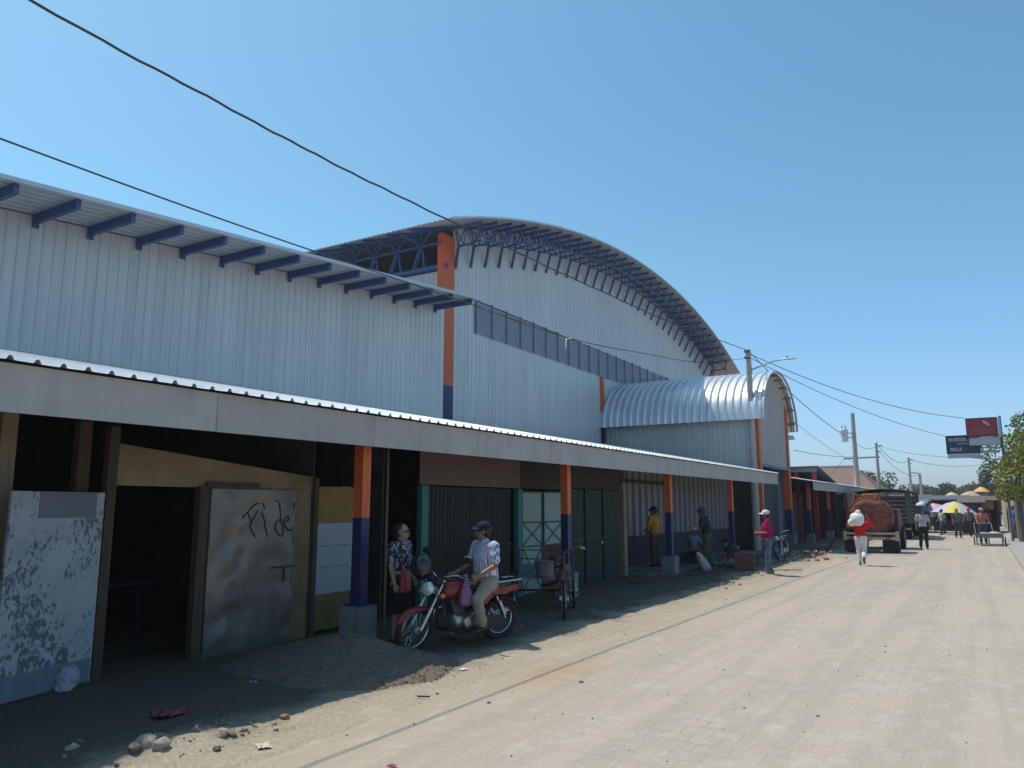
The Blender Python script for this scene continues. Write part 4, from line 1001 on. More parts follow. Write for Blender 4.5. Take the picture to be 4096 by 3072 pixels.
shack('low tarpaulin stall between the stake truck and the pink umbrella', -4.6, -3.2, 58.5, 61, 1.9, DARKW, mat('tarp_teal', (.10, .15, .15), .8, 0, var=.3, scale=2), mat('maroon_cloth', (.22, .04, .06), .8, 0, var=.2, scale=4))
shack('tarpaulin stall behind the red-capped man', -1.1, .1, 57.8, 60.5, 1.95, DARKW, mat('tarp_brown', (.13, .09, .07), .8, 0, var=.3, scale=2), mat('navy_cloth', (.05, .06, .12), .8, 0, var=.2, scale=4))
HG = [(.35, .06, .10), (.12, .14, .30), (.45, .40, .35), (.30, .20, .05), (.08, .20, .16), (.40, .16, .06)]
r2 = random.Random(31)
for i in range(9):                                                   # goods hung along the far stalls
    x = -4.4 + .62 * i; y = 57.3 + 6.0 * ((i * 7) % 3) * .5; h = r2.uniform(.35, .6); z = r2.uniform(1.35, 1.6); g = MB()
    g.grid(4, 4, lambda u, w: (x + .38 * u, y + .03 * math.sin(u * 9), z - h * w)); g.grid(4, 4, lambda u, w: (x + .38 * u, y + .02 + .03 * math.sin(u * 9), z - h * w))
    cn = ['crimson', 'blue', 'cream', 'mustard', 'green', 'rust'][i % 6]
    tag(mk('hanging_cloth', g, mat('goods_' + cn, HG[i % 6], .85, 0, var=.2, scale=5)), '%s cloth hanging at the far market stalls, number %s from the left' % (cn, ['one', 'two', 'three', 'four', 'five', 'six', 'seven', 'eight', 'nine'][i]) if 0 else ['leftmost', 'second', 'third', 'fourth', 'middle', 'sixth', 'seventh', 'eighth', 'rightmost'][i] + ' hanging cloth of the far market, coloured ' + cn, 'cloth', 'cloths hung at the far market stalls')
# ------------------------------------------------------------------ motorcycles (local: +x forward, +y left)
CHROME = mat('chrome', (.45, .45, .47), .24, 1.0)
ALLOY = mat('alloy', (.40, .40, .41), .35, .9, var=.1, scale=12)
TYRE = mat('tyre', (.018, .018, .018), .85, bump=.2, bscale=60)
RUBBER = mat('rubber', (.012, .012, .013), .7)
SEATM = mat('seat_vinyl', (.016, .016, .018), .5, bump=.1, bscale=90)
GLASS = mat('lamp_glass', (.75, .75, .72), .12, .35)
AMBER = mat('amber_lens', (.65, .25, .03), .3)
REDL = mat('red_lens', (.45, .02, .02), .3)
ENG = mat('engine_grey', (.16, .16, .165), .45, .6, var=.2, scale=15)


def wheel(par, name, c, R0=.30, spokes=True, hubm=None, M=None, tyre_r=.042, n_sp=18):
    c = V(c); g = MB()
    g.lathe([(.02, -.075), (.055, -.07), (.06, -.045), (.045, -.04), (.045, .04), (.062, .045), (.058, .07), (.02, .075)], 18, (M or Matrix.Identity(4)) @ Matrix.Translation(c) @ Matrix.Rotation(RAD(90), 4, 'X'))
    w = mk(name, g, hubm or ALLOY, par, False)
    g = MB(); g.torus(c, R0 - tyre_r, tyre_r, 'y', 40, 10, M=M, sx=.9); mk('tyre', g, TYRE, w, False)
    g = MB(); g.torus(c, R0 - tyre_r * 1.95, .014, 'y', 40, 8, M=M, sx=1.7); mk('rim', g, CHROME, w, False)
    if spokes:
        g = MB()
        for i in range(n_sp * 2):
            a = 2 * math.pi * i / (n_sp * 2); sd = .04 if i % 2 else -.04; b = a + (.35 if (i // 2) % 2 else -.35)
            g.tube([c + V((.05 * math.cos(b), sd, .05 * math.sin(b))), c + V(((R0 - tyre_r * 2) * math.cos(a), sd * .1, (R0 - tyre_r * 2) * math.sin(a)))], .0022, 4, M=M)
        mk('spokes', g, CHROME, w, False)
    return w


def rr_loft(sections, n=16, pw=2.6):
    """superellipse rings: (x, y, z, halfwidth_y, halfheight_z)"""
    out = []
    for x, y, z, hy, hz in sections:
        ring = []
        for j in range(n):
            a = 2 * math.pi * j / n; ca, sa = math.cos(a), math.sin(a)
            ring.append((x, y + hy * math.copysign(abs(ca) ** (2 / pw), ca), z + hz * math.copysign(abs(sa) ** (2 / pw), sa)))
        out.append(ring)
    return out


def motorcycle(label, loc, rz, paint, steer=18, lean=-3, mirrors=True, group=None):
    b = thing('motorcycle', label, 'motorcycle', loc, rz, group); b.rotation_euler = (RAD(lean), 0, RAD(rz))
    FA, RA = V((.655, 0, .30)), V((-.62, 0, .30))
    ax0, ax1 = V((.62, 0, .36)), V((.345, 0, .96)); axis = (ax1 - ax0).normalized()
    S = Matrix.Translation(ax1) @ Matrix.Rotation(RAD(steer), 4, axis) @ Matrix.Translation(-ax1)
    wheel(b, 'front_wheel', FA, .302, M=S); wheel(b, 'rear_wheel', RA, .302, tyre_r=.05)
    # fork
    g = MB()
    for y in (-.085, .085):
        t = axis * .74; lo = FA + V((-.015, y, 0)); g.tube([lo, lo + axis * .34], .026, 10, M=S); g.tube([lo + axis * .33, lo + axis * .74], .017, 10, M=S)
    fk = mk('fork', g, CHROME, b, False)
    g = MB(); p = FA + axis * .52; g.box(-.035, .035, -.11, .11, -.018, .018, M=S @ Matrix.Translation(p + V((-.03, 0, 0)))); p = FA + axis * .70; g.box(-.035, .035, -.11, .11, -.015, .015, M=S @ Matrix.Translation(p + V((-.03, 0, 0)))); g.tube([V((.40, 0, .80)), V((.335, 0, .95))], .03, 10); mk('triple_clamp', g, BLACKM, b, False)
    g = MB(); n = 18; rings = []
    for i in range(n + 1):                                         # front mudguard
        a = RAD(20 + 135 * i / n); R1 = .335; hw = .062 * min(1, .35 + 3 * math.sin(math.pi * i / n)); c0 = FA + V((R1 * math.cos(a), 0, R1 * math.sin(a))); rn = V((math.cos(a), 0, math.sin(a)))
        rings.append([c0 + V((0, hw * k, 0)) - rn * (.045 * abs(k) ** 2.2) + rn * o for k, o in ((-1, 0), (-.7, 0), (-.3, 0), (0, 0), (.3, 0), (.7, 0), (1, 0), (1, -.006), (.5, -.006), (0, -.006), (-.5, -.006), (-1, -.006))])
    g.loft(rings, M=S); mk('front_mudguard', g, paint, b, False)
    # headlight
    hc = V((.50, 0, .865)); Mh = S @ Matrix.Translation(hc) @ Matrix.Rotation(RAD(84), 4, 'Y')
    g = MB(); g.lathe([(.03, -.13), (.065, -.11), (.088, -.05), (.095, 0), (.098, .012), (.092, .022)], 24, Mh); hl = mk('headlight', g, CHROME, b, False)
    g = MB(); g.lathe([(.088, .0225), (.075, .038), (.045, .05), (.012, .055)], 24, Mh); mk('lens', g, GLASS, hl, False)
    g = MB(); g.box(.37, .45, -.08, .08, .93, .985, M=S); g.lathe([(.04, 0), (.042, .03), (.035, .05)], 14, S @ Matrix.Translation((.42, .045, .97)) @ Matrix.Rotation(RAD(-30), 4, 'Y')); g.lathe([(.04, 0), (.042, .03), (.035, .05)], 14, S @ Matrix.Translation((.42, -.045, .97)) @ Matrix.Rotation(RAD(-30), 4, 'Y')); mk('gauges', g, RUBBER, b, False)
    g = MB(); hb = spline([(.16, -.36, 1.02), (.22, -.26, 1.05), (.31, -.13, 1.03), (.335, 0, .985), (.31, .13, 1.03), (.22, .26, 1.05), (.16, .36, 1.02)], 4); g.tube(hb, .012, 8, M=S); h = mk('handlebar', g, CHROME, b, False)
    for s in (-1, 1):
        g = MB(); g.tube([(.235, .235 * s, 1.05), (.15, .375 * s, 1.015)], .018, 10, M=S); mk('grip', g, RUBBER, h, False)
        g = MB(); g.tube([(.26, .22 * s, 1.04), (.24, .37 * s, 1.03)], .007, 6, M=S); mk('lever', g, ALLOY, h, False)
        if mirrors:
            g = MB(); g.tube(spline([(.24, .22 * s, 1.05), (.26, .26 * s, 1.16), (.23, .31 * s, 1.24)], 5), .006, 6, M=S); g.loft(rr_loft([(-.016, 0, 0, .05, .03), (0, 0, 0, .075, .045), (.016, 0, 0, .055, .034)], 14, 3.2), M=S @ Matrix.Translation((.235, .33 * s, 1.275))); mk('mirror', g, RUBBER, h, False)
        g = MB(); g.tube([(.42, .05 * s, .80), (.43, .15 * s, .80)], .008, 6, M=S); g.ell((.43, .17 * s, .80), .035, .03, .03, 10, 6, M=S); mk('indicator', g, AMBER, b, False)
    # tank, seat, side panels, tail
    g = MB(); g.loft(rr_loft([(.34, 0, .80, .05, .05), (.30, 0, .81, .115, .095), (.20, 0, .825, .135, .115), (.05, 0, .82, .135, .11), (-.06, 0, .795, .105, .085), (-.12, 0, .785, .07, .06)], 18, 2.7)); g.ell((.12, 0, .945), .04, .04, .015, 14, 6); mk('fuel_tank', g, paint, b, False)
    g = MB(); g.loft(rr_loft([(-.08, 0, .80, .10, .045), (-.2, 0, .80, .125, .05), (-.38, 0, .815, .13, .05), (-.6, 0, .83, .12, .045), (-.74, 0, .845, .09, .03)], 16, 3.2)); mk('seat', g, SEATM, b, False)
    for s in (-1, 1):
        g = MB(); P = [(-.10, .62), (-.02, .74), (-.30, .765), (-.42, .70), (-.30, .56)]
        g.prism(P, 'y', .105 * s, .13 * s); mk('side_panel', g, paint, b, False)
        g = MB(); P = [(-.38, .72), (-.40, .79), (-.80, .835), (-.84, .79), (-.62, .70)]; g.prism(P, 'y', .10 * s, .125 * s); mk('tail_panel', g, paint, b, False)
        g = MB(); g.tube([(-.62, .125 * s, .32), (-.46, .13 * s, .69)], .014, 8); g.tube([(-.60, .125 * s, .37), (-.50, .13 * s, .60)], .032, 12); mk('shock_absorber', g, CHROME, b, False)
        g = MB(); g.tube([(-.05, .1 * s, .27), (-.05, .27 * s, .27)], .016, 8); mk('footpeg', g, RUBBER, b, False)
    g = MB(); rings = []
    for i in range(13):
        a = RAD(28 + 135 * i / 12); c0 = RA + V((-.34 * math.cos(a) * 1.0, 0, .34 * math.sin(a))); rn = V((-math.cos(a), 0, math.sin(a))); rings.append([c0 + V((0, .075 * k, 0)) - rn * (.03 * k * k) - rn * o for k, o in ((-1, 0), (-.5, 0), (0, 0), (.5, 0), (1, 0), (1, .006), (0, .006), (-1, .006))])
    g.loft(rings); mk('rear_mudguard', g, BLACKM, b, False)
    g = MB(); g.ell((-.87, 0, .76), .045, .075, .05, 12, 8); mk('tail_light', g, REDL, b, False)
    g = MB(); g.tube(spline([(-.40, -.12, .88), (-.86, -.13, .90), (-.93, 0, .90), (-.86, .13, .90), (-.40, .12, .88)], 5), .011, 8); g.tube([(-.86, -.12, .90), (-.86, .12, .90)], .008, 6); g.tube([(-.72, -.125, .90), (-.72, .125, .90)], .008, 6); mk('grab_rail', g, CHROME, b, False)
    # frame and engine
    g = MB()
    for s in (-1, 1):
        g.tube(spline([(.345, 0, .90), (.30, .06 * s, .60), (.24, .09 * s, .28), (-.05, .10 * s, .20), (-.18, .1 * s, .32), (-.22, .1 * s, .66), (-.6, .1 * s, .77)], 4), .016, 8)
        g.tube([(-.15, .09 * s, .33), (-.62, .105 * s, .30)], .02, 8)
    g.tube([(.35, 0, .88), (-.2, 0, .74)], .022, 8); g.tube([(-.16, .14, .22), (-.24, .24, .02)], .01, 6); mk('frame', g, BLACKM, b, False)
    g = MB(); g.loft(rr_loft([(.17, 0, .36, .07, .07), (.14, 0, .35, .12, .11), (.02, 0, .335, .14, .125), (-.12, 0, .35, .13, .12), (-.17, 0, .37, .08, .08)], 16, 2.8))
    g.lathe([(.105, 0), (.105, .03), (.09, .055), (.03, .06)], 20, Matrix.Translation((-.03, .13, .335)) @ Matrix.Rotation(RAD(-90), 4, 'X')); g.lathe([(.105, 0), (.105, .03), (.09, .055), (.03, .06)], 20, Matrix.Translation((-.03, -.13, .335)) @ Matrix.Rotation(RAD(90), 4, 'X'))
    e = mk('engine', g, ALLOY, b, False)
    g = MB(); Mc = Matrix.Translation((.07, 0, .44)) @ Matrix.Rotation(RAD(14), 4, 'Y')
    for i in range(10): g.box(-.078, .078, -.085, .085, .022 * i, .022 * i + .011, M=Mc)
    g.box(-.06, .06, -.065, .065, -.01, .23, M=Mc); g.box(-.065, .065, -.07, .07, .225, .285, M=Mc); mk('cylinder_fins', g, ENG, e, False)
    g = MB(); g.lathe([(.045, 0), (.05, .05), (.04, .1)], 12, Matrix.Translation((-.07, 0, .57)) @ Matrix.Rotation(RAD(-90), 4, 'Y')); g.box(-.28, -.12, -.09, .09, .48, .68); mk('airbox', g, BLACKM, b, False)
    g = MB(); ex = spline([(.16, -.06, .58), (.30, -.10, .50), (.27, -.13, .26), (.0, -.15, .19), (-.25, -.16, .22), (-.45, -.165, .27)], 5); g.tube(ex, .018, 10); g.tube([(-.40, -.165, .26), (-.50, -.168, .28), (-.92, -.17, .36), (-.98, -.17, .37)], [.03, .045, .045, .025], 14); mk('exhaust', g, CHROME, b, False)
    g = MB(); g.box(-.64, -.02, .108, .122, .235, .375); mk('chain_guard', g, BLACKM, b, False)
    for o in [b] + list(b.children_recursive):                      # low-slung frame: bring everything above the axles down a little
        if o.type == 'MESH':
            for v in o.data.vertices:
                if v.co.z > .45: v.co.z -= .075 * min(1, (v.co.z - .45) / .3)
    b.scale = (1.08, .95, .93)
    return b


RED = mat('bike_red', (.22, .006, .008), .36, 0, coat=.15)
bike = motorcycle('red motorcycle with a round chrome headlight, parked facing left under the arcade', (-5.66, 8.07, 0), -104, RED, 14, -3)
bike2 = motorcycle('dark motorcycle parked behind the man in the pink shirt', (-5.45, 25.6, 0), -84, mat('bike_black', (.02, .02, .025), .25, coat=.5), -20, 8)


# things on the red motorcycle
def shell(mb, name, voxel, m, par, it=4): return remesh(name, mb, voxel, m, par, it)


hm = thing('helmet', 'black motorcycle helmet hung on the red motorcycle mirror', 'helmet', (-5.92, 7.62, .99))
g = MB(); g.ell((0, 0, 0), .15, .135, .145, 18, 12); g.ell((.03, 0, -.07), .12, .11, .10, 14, 10); shell(g, 'shell', .012, mat('helmet_black', (.012, .012, .014), .25, coat=.6), hm, 4)
g = MB(); rings = []
for z, r0 in ((-.05, .150), (0, .157), (.05, .150)): rings.append([(r0 * .98 * math.cos(a), r0 * .92 * math.sin(a), z) for a in [RAD(-60 + 120 * j / 10) for j in range(11)]] + [((r0 - .012) * math.cos(a), (r0 - .012) * .92 * math.sin(a), z) for a in [RAD(60 - 120 * j / 10) for j in range(11)]])
g.loft(rings); mk('visor', g, mat('visor', (.03, .035, .045), .1), hm, False); hm.rotation_euler = (RAD(15), RAD(12), RAD(-60))
g = MB()
pb = MB(); rings = []
for z, rx, ry in ((-.26, .05, .09), (-.22, .075, .125), (-.12, .07, .115), (0, .035, .05), (.06, .015, .02), (.12, .02, .035)): rings.append([(rx * math.cos(a) * (1 + .15 * math.sin(3 * a)), ry * math.sin(a) * (1 + .12 * math.cos(5 * a)), z) for a in [2 * math.pi * j / 16 for j in range(16)]])
pb.loft(rings); o = remesh('plastic_bag', pb, .010, mat('lilac_plastic', (.20, .085, .17), .4, 0, var=.2, scale=9), None, 2, .008, 26); o.location = (-5.50, 7.98, .76); tag(o, 'lilac plastic bag hanging by the tank of the red motorcycle', 'bag')

# cargo tricycle behind the red motorcycle
tr = thing('cargo_tricycle', 'rusty red cargo tricycle parked beside the second pillar', 'tricycle', (-6.10, 11.2, 0), -62)
RUST = mat('rust_red', (.085, .016, .012), .6, 0, var=.3, scale=8); DKT = mat('dark_tube', (.035, .035, .045), .5, .3)
wheel(tr, 'front_wheel', V((.75, .25, .31)), .31, tyre_r=.024, n_sp=14); wheel(tr, 'rear_wheel', V((-.55, .42, .31)), .31, tyre_r=.024, n_sp=14); wheel(tr, 'rear_wheel', V((-.55, -.60, .31)), .31, tyre_r=.024, n_sp=14)
g = MB()
for s in (-.045, .045): g.tube([(.75, .25 + s, .31), (.66, .25 + s, .72)], .016, 8)
g.tube([(.66, .25, .70), (.58, .25, 1.0)], .024, 10); g.box(.62, .70, .17, .33, .69, .73); mk('fork', g, RUST, tr, False)
g = MB(); g.tube(spline([(.40, .57, 1.06), (.52, .47, 1.08), (.57, .25, 1.00), (.52, .03, 1.08), (.40, -.07, 1.06)], 5), .013, 8); h = mk('handlebar', g, RUST, tr, False)
for y in (.58, -.08): g = MB(); g.tube([(.36, y, 1.05), (.48, y * .8 + .05, 1.075)], .02, 8); mk('grip', g, mat('grip_grey', (.3, .27, .27), .6), h, False)
g = MB(); g.tube([(.60, .25, .92), (.2, .15, .52), (-.2, -.05, .42), (-.55, -.1, .40)], .022, 8); g.tube([(.2, .15, .52), (.0, .12, .82)], .018, 8); g.tube([(-.55, -.62, .31), (-.55, .44, .31)], .02, 8); g.tube([(.62, .25, .80), (.05, .12, .74)], .018, 8); mk('frame', g, RUST, tr, False)
g = MB(); g.loft(rr_loft([(.12, .12, .86, .04, .02), (.04, .12, .87, .08, .035), (-.12, .12, .88, .11, .04)], 12)); mk('saddle', g, SEATM, tr, False)
g = MB(); g.box(-.98, -.18, -.52, .40, .52, .56); g.box(-.98, -.96, -.52, .40, .56, .72); cb = mk('cargo_deck', g, mat('deck_grey', (.20, .20, .21), .7, .2, var=.2, scale=5), tr, False)
g = MB()
for y in (-.52, .40):
    g.tube(spline([(-.98, y, .56), (-.98, y, .92), (-.92, y, .98), (-.24, y, .98), (-.18, y, .92), (-.18, y, .56)], 3), .016, 8)
    for z in (.68, .80): g.tube([(-.98, y, z), (-.18, y, z)], .009, 6)
for z in (.68, .80, .95): g.tube([(-.98, -.52, z), (-.98, .40, z)], .010, 6)
mk('side_rails', g, DKT, cb, False)
g = MB(); g.lathe([(.12, 0), (.14, .02), (.16, .24), (.175, .26)], 18, Matrix.Translation((-6.25, 11.35, .565))); o = mk('bucket', g, mat('bucket_grey', (.17, .17, .19), .6)); tag(o, 'grey bucket standing on the cargo tricycle deck', 'bucket')

# ------------------------------------------------------------------ trucks at the kerb
TANK = mat('tank_red', (.20, .062, .038), .92, 0, var=.35, scale=2.6, c2=(.13, .04, .03), thr=(.5, .7))
tk = thing('tank_truck', 'rusty red water tank truck seen from behind', 'truck', (-3.62, 35, 0))
g = MB(); X0, Z0 = -3.62, 1.32; RX, RZ = .75, .71
rg = []
for y, f in ((31.95, .0), (31.85, .45), (31.83, .75), (31.86, .93), (31.95, 1.0), (32.2, 1.0), (32.8, 1.0), (33.3, 1.0), (33.4, .9)):
    rg.append([(X0 + RX * max(f, .02) * math.cos(a), y if f > .9 else y - .12 * (1 - f), Z0 + RZ * max(f, .02) * math.sin(a)) for a in [2 * math.pi * j / 40 for j in range(40)]])
g.loft(rg); g.xf(Matrix.Translation(-tk.location)); tb = remesh('tank', g, .045, TANK, tk, 2, .035, 5)
g = MB(); g.tube([(X0 + RX * 1.01 * math.cos(a), 31.93, Z0 + RZ * 1.01 * math.sin(a)) for a in [2 * math.pi * j / 40 for j in range(40)]], .035, 8, closed=True)
mk('tank_hoop', g, TANK, tb)
g = MB(); g.tube([(X0 + RX * math.cos(a), 32.9, Z0 + RZ * math.sin(a)) for a in [2 * math.pi * j / 40 for j in range(40)]], .03, 6, closed=True); mk('tank_hoop', g, TANK, tb)
g = MB(); g.lathe([(.26, 0), (.26, .12), (.30, .13), (.28, .18), (.05, .20)], 18, Matrix.Translation((X0, 32.7, Z0 + RZ - .02)))
for dx in (-.55, -.15, .2): g.tube(spline([(X0 + dx, 32.1, Z0 + RZ * .78), (X0 + dx + .05, 32.1, Z0 + RZ + .13), (X0 + dx + .15, 32.1, Z0 + RZ + .12), (X0 + dx + .2, 32.1, Z0 + RZ * .80)], 4), .03, 6)
mk('hatch', g, mat('rust_orange', (.40, .14, .07), .7, 0, var=.3, scale=6), tb)
g = MB(); g.box(X0 - .92, X0 + .98, 31.72, 31.80, .50, .60); g.box(X0 - .92, X0 + .98, 31.72, 31.80, .68, .76); g.box(X0 + .86, X0 + .98, 31.718, 31.802, .46, .80); g.box(X0 - .92, X0 - .8, 31.718, 31.802, .46, .80); mk('rear_bumper', g, mat('bumper_cream', (.42, .33, .23), .6, 0, var=.2, scale=5), tk)
g = MB(); g.box(X0 - .45, X0 - .35, 31.8, 36.5, .50, .66); g.box(X0 + .35, X0 + .45, 31.8, 36.5, .50, .66); g.box(X0 - .8, X0 + .8, 31.95, 32.1, .50, .62); g.box(X0 - .7, X0 + .7, 34.5, 34.7, .45, .64); g.box(X0 - .6, X0 + .6, 35.9, 36.1, .45, .64); g.bar((X0 - 1.2, 31.8, .55), (X0 - 1.5, 31.2, .02), .05); mk('chassis', g, BLACKM, tk)
for y, sides in ((32.6, (-.80, -.52, .52, .80)), (36.2, (-.72, .72))):
    for sx in sides:
        g = MB(); g.lathe([(.16, -.10), (.28, -.11), (.42, -.12), (.46, -.08), (.46, .08), (.42, .12), (.28, .11), (.16, .10)], 28, Matrix.Translation((X0 + sx, y, .46)) @ Matrix.Rotation(RAD(90), 4, 'Y')); w = mk('wheel', g, TYRE, tk)
        g = MB(); g.lathe([(.03, -.11), (.2, -.10), (.25, -.115), (.25, .115), (.2, .10), (.03, .11)], 20, Matrix.Translation((X0 + sx, y, .46)) @ Matrix.Rotation(RAD(90), 4, 'Y')); mk('rim', g, ENG, w)
for s in (-1, 1): g = MB(); g.box(X0 + s * .66 - .27, X0 + s * .66 + .27, 31.95, 31.97, .06, .50); mk('mud_flap', g, RUBBER, tk)
for s in (-1, 1): g = MB(); g.box(X0 + s * .62 - .09, X0 + s * .62 + .09, 31.70, 31.718, .515, .585); mk('tail_light', g, REDL, tk)
g = MB(); g.loft([[(X0 + sx * w, y, z) for sx, z in ((-1, z0), (1, z0), (1, z1), (-1, z1))] for y, w, z0, z1 in ((34.9, .72, .7, 1.6), (36.0, .74, .6, 1.62), (36.4, .74, .6, 1.3), (37.1, .70, .6, 1.15))]); cbn = mk('cab', g, mat('cab_dark', (.05, .03, .03), .4, 0, var=.1), tk)
g = MB(); g.box(X0 - .65, X0 + .65, 34.87, 34.895, 1.15, 1.5); mk('rear_window', g, mat('dark_glass', (.02, .025, .03), .6), cbn)
g = MB(); g.box(X0 - .1, X0 - .05, 31.70, 31.83, .9, 1.1); g.tube([(X0, 31.72, .66), (X0, 31.6, .66)], .06, 10); mk('outlet_pipe', g, ENG, tk)

st = thing('stake_truck', 'dark stake-sided truck with slatted bed parked beyond the tank truck', 'truck', (-4.1, 49, 0))
SB = mat('stake_wood', (.10, .07, .06), .8, 0, var=.3, scale=3); STE = mat('stake_green', (.06, .085, .08), .7)
x0, x1, y0, y1 = -5.4, -3.1, 45.6, 50.6
g = MB(); g.box(x0, x1, y0, y1, .86, .98); mk('bed', g, SB, st)
g = MB()
for z in (1.08, 1.3, 1.52, 1.74, 1.96, 2.18): g.box(x0, x1, y0 + .01, y0 + .04, z, z + .11); g.box(x1 - .03, x1, y0, y1, z, z + .11); g.box(x0, x0 + .03, y0, y1, z, z + .11)
mk('slats', g, mat('slat_brown', (.17, .11, .09), .8, 0, var=.3, scale=3), st)
for x in (x0, (x0 + x1) / 2, x1 - .1): g = MB(); g.box(x, x + .1, y0 - .05, y0 + .005, .86, 2.55); mk('stake', g, STE, st)
for y in (46.8, 48.2, 49.4, 50.5):
    for xa in (x1, x0 - .06): g = MB(); g.box(xa, xa + .06, y, y + .12, .86, 2.5); mk('stake', g, STE, st)
g = MB(); g.box(x1 - .28, x1 - .101, y0 - .051, y0 + .006, .86, 2.5); mk('corner_board', g, STE, st)
g = MB(); g.grid(8, 14, lambda u, w: (x0 - .5 + (x1 - x0 + .6) * u, y0 - .2 + (y1 - y0 + .3) * w, 2.48 + .16 * math.sin(math.pi * u) + .03 * math.sin(w * 19))); g.grid(8, 14, lambda u, w: (x0 - .5 + (x1 - x0 + .6) * u, y0 - .2 + (y1 - y0 + .3) * w, 2.44 + .16 * math.sin(math.pi * u) + .03 * math.sin(w * 19))); mk('tarpaulin', g, mat('tarp_dark', (.035, .04, .045), .7, 0, var=.2, scale=3), st)
g = MB(); g.box(x0 + .1, x0 + 1.6, y0 + .1, y1 - .4, .985, 1.9); mk('sacks_load', g, mat('load_brown', (.09, .06, .05), .9, 0, var=.3, scale=3), st)
for y, s in ((46.6, -.85), (46.6, .85), (51.8, -.85), (51.8, .85)):
    g = MB(); g.lathe([(.18, -.14), (.43, -.15), (.48, -.09), (.48, .09), (.43, .15), (.18, .14)], 26, Matrix.Translation((-4.25 + s, y, .48)) @ Matrix.Rotation(RAD(90), 4, 'Y')); mk('wheel', g, TYRE, st)
g = MB(); g.box(-4.7, -4.6, y0, 52, .6, .8); g.box(-3.9, -3.8, y0, 52, .6, .8); g.box(-5.2, -3.3, y0 - .04, y0 + .04, .50, .62); mk('chassis', g, BLACKM, st)
for s in (-.95, .95): g = MB(); g.box(-4.25 + s - .12, -4.25 + s + .12, y0 - .07, y0 - .045, .52, .6); mk('tail_light', g, AMBER, st)
g = MB(); g.loft([[(-4.25 + sx * w, y, z) for sx, z in ((-1, z0), (1, z0), (1, z1), (-1, z1))] for y, w, z0, z1 in ((50.8, 1.05, .7, 2.3), (52.0, 1.05, .6, 2.3), (52.5, 1.05, .6, 1.6), (53.2, 1.0, .6, 1.4))]); mk('cab', g, mat('cab_green', (.05, .09, .08), .4), st)

# hand cart on the right
hc_ = thing('hand_cart', 'low grey hand cart parked at the right kerb', 'cart', (.22, 40.6, 0))
CT = mat('cart_grey', (.13, .16, .19), .6, .2, var=.2, scale=4)
g = MB(); g.box(-.30, .76, 40.1, 41.3, .36, .42); g.box(-.30, .76, 40.1, 40.13, .42, .55); g.box(-.3, -.27, 40.13, 41.3, .42, .55); g.box(.73, .76, 40.13, 41.3, .42, .55); mk('tray', g, CT, hc_)
for x, y in ((-.26, 40.2), (.72, 40.2), (.2, 40.2), (-.26, 41.2), (.72, 41.2)): g = MB(); g.box(x - .025, x + .025, y - .025, y + .025, .02, .36); mk('leg', g, CT, hc_)
g = MB(); g.bar((-.26, 40.2, .08), (.72, 40.2, .08), .04); mk('stretcher', g, CT, hc_)
g = MB(); g.tube([(-.28, 41.2, .45), (-.34, 42.0, .95)], .02, 6); g.tube([(.4, 41.2, .45), (.34, 42.0, .95)], .02, 6); g.tube([(-.34, 42.0, .95), (.34, 42.0, .95)], .02, 6); mk('push_handle', g, CT, hc_)
for x in (-.36, .82):
    g = MB(); g.torus((0, 0, 0), .16, .03, 'x', 20, 6, M=Matrix.Translation((x, 40.9, .19))); mk('wheel', g, TYRE, hc_)
g = MB(); g.ell((0, 0, 0), .28, .3, .12, 12, 8, Matrix.Translation((.42, 40.7, .50))); g.ell((0, 0, 0), .2, .25, .10, 12, 8, Matrix.Translation((.02, 40.7, .48))); o = remesh('produce_sack', g, .03, mat('sack_tan', (.42, .36, .25), .9, 0, var=.2, scale=6), None, 3, .02, 9); tag(o, 'tan sack lying on the grey hand cart', 'sack')
# ------------------------------------------------------------------ people (local: +x facing, +y left, 1.7 m tall before scaling)
SKIN = mat('skin_brown', (.27, .135, .08), .55, 0, var=.08, scale=9)
SKIN2 = mat('skin_tan', (.36, .20, .13), .55, 0, var=.08, scale=9)
HAIR = mat('hair_black', (.012, .010, .009), .5, bump=.3, bscale=70)
EYEM = mat('eye_dark', (.01, .008, .008), .3)
SHOE = mat('shoe_black', (.015, .014, .014), .5)
def cloth(n, c, v=.14, s=6): return mat(n, c, .9, 0, var=v, scale=s, bump=.12, bscale=140, spec=.2)


BASE = dict(pel=(0, 0, .93), ch=(0, 0, 1.26), nk=(0, 0, 1.45), hd=(.025, 0, 1.585), hL=(0, .09, .89), hR=(0, -.09, .89), kL=(.015, .10, .49), kR=(.015, -.10, .49), aL=(-.02, .105, .085), aR=(-.02, -.105, .085),
            sL=(0, .185, 1.395), sR=(0, -.185, 1.395), eL=(-.03, .235, 1.12), eR=(-.03, -.235, 1.12), wL=(.03, .25, .87), wR=(.03, -.25, .87))


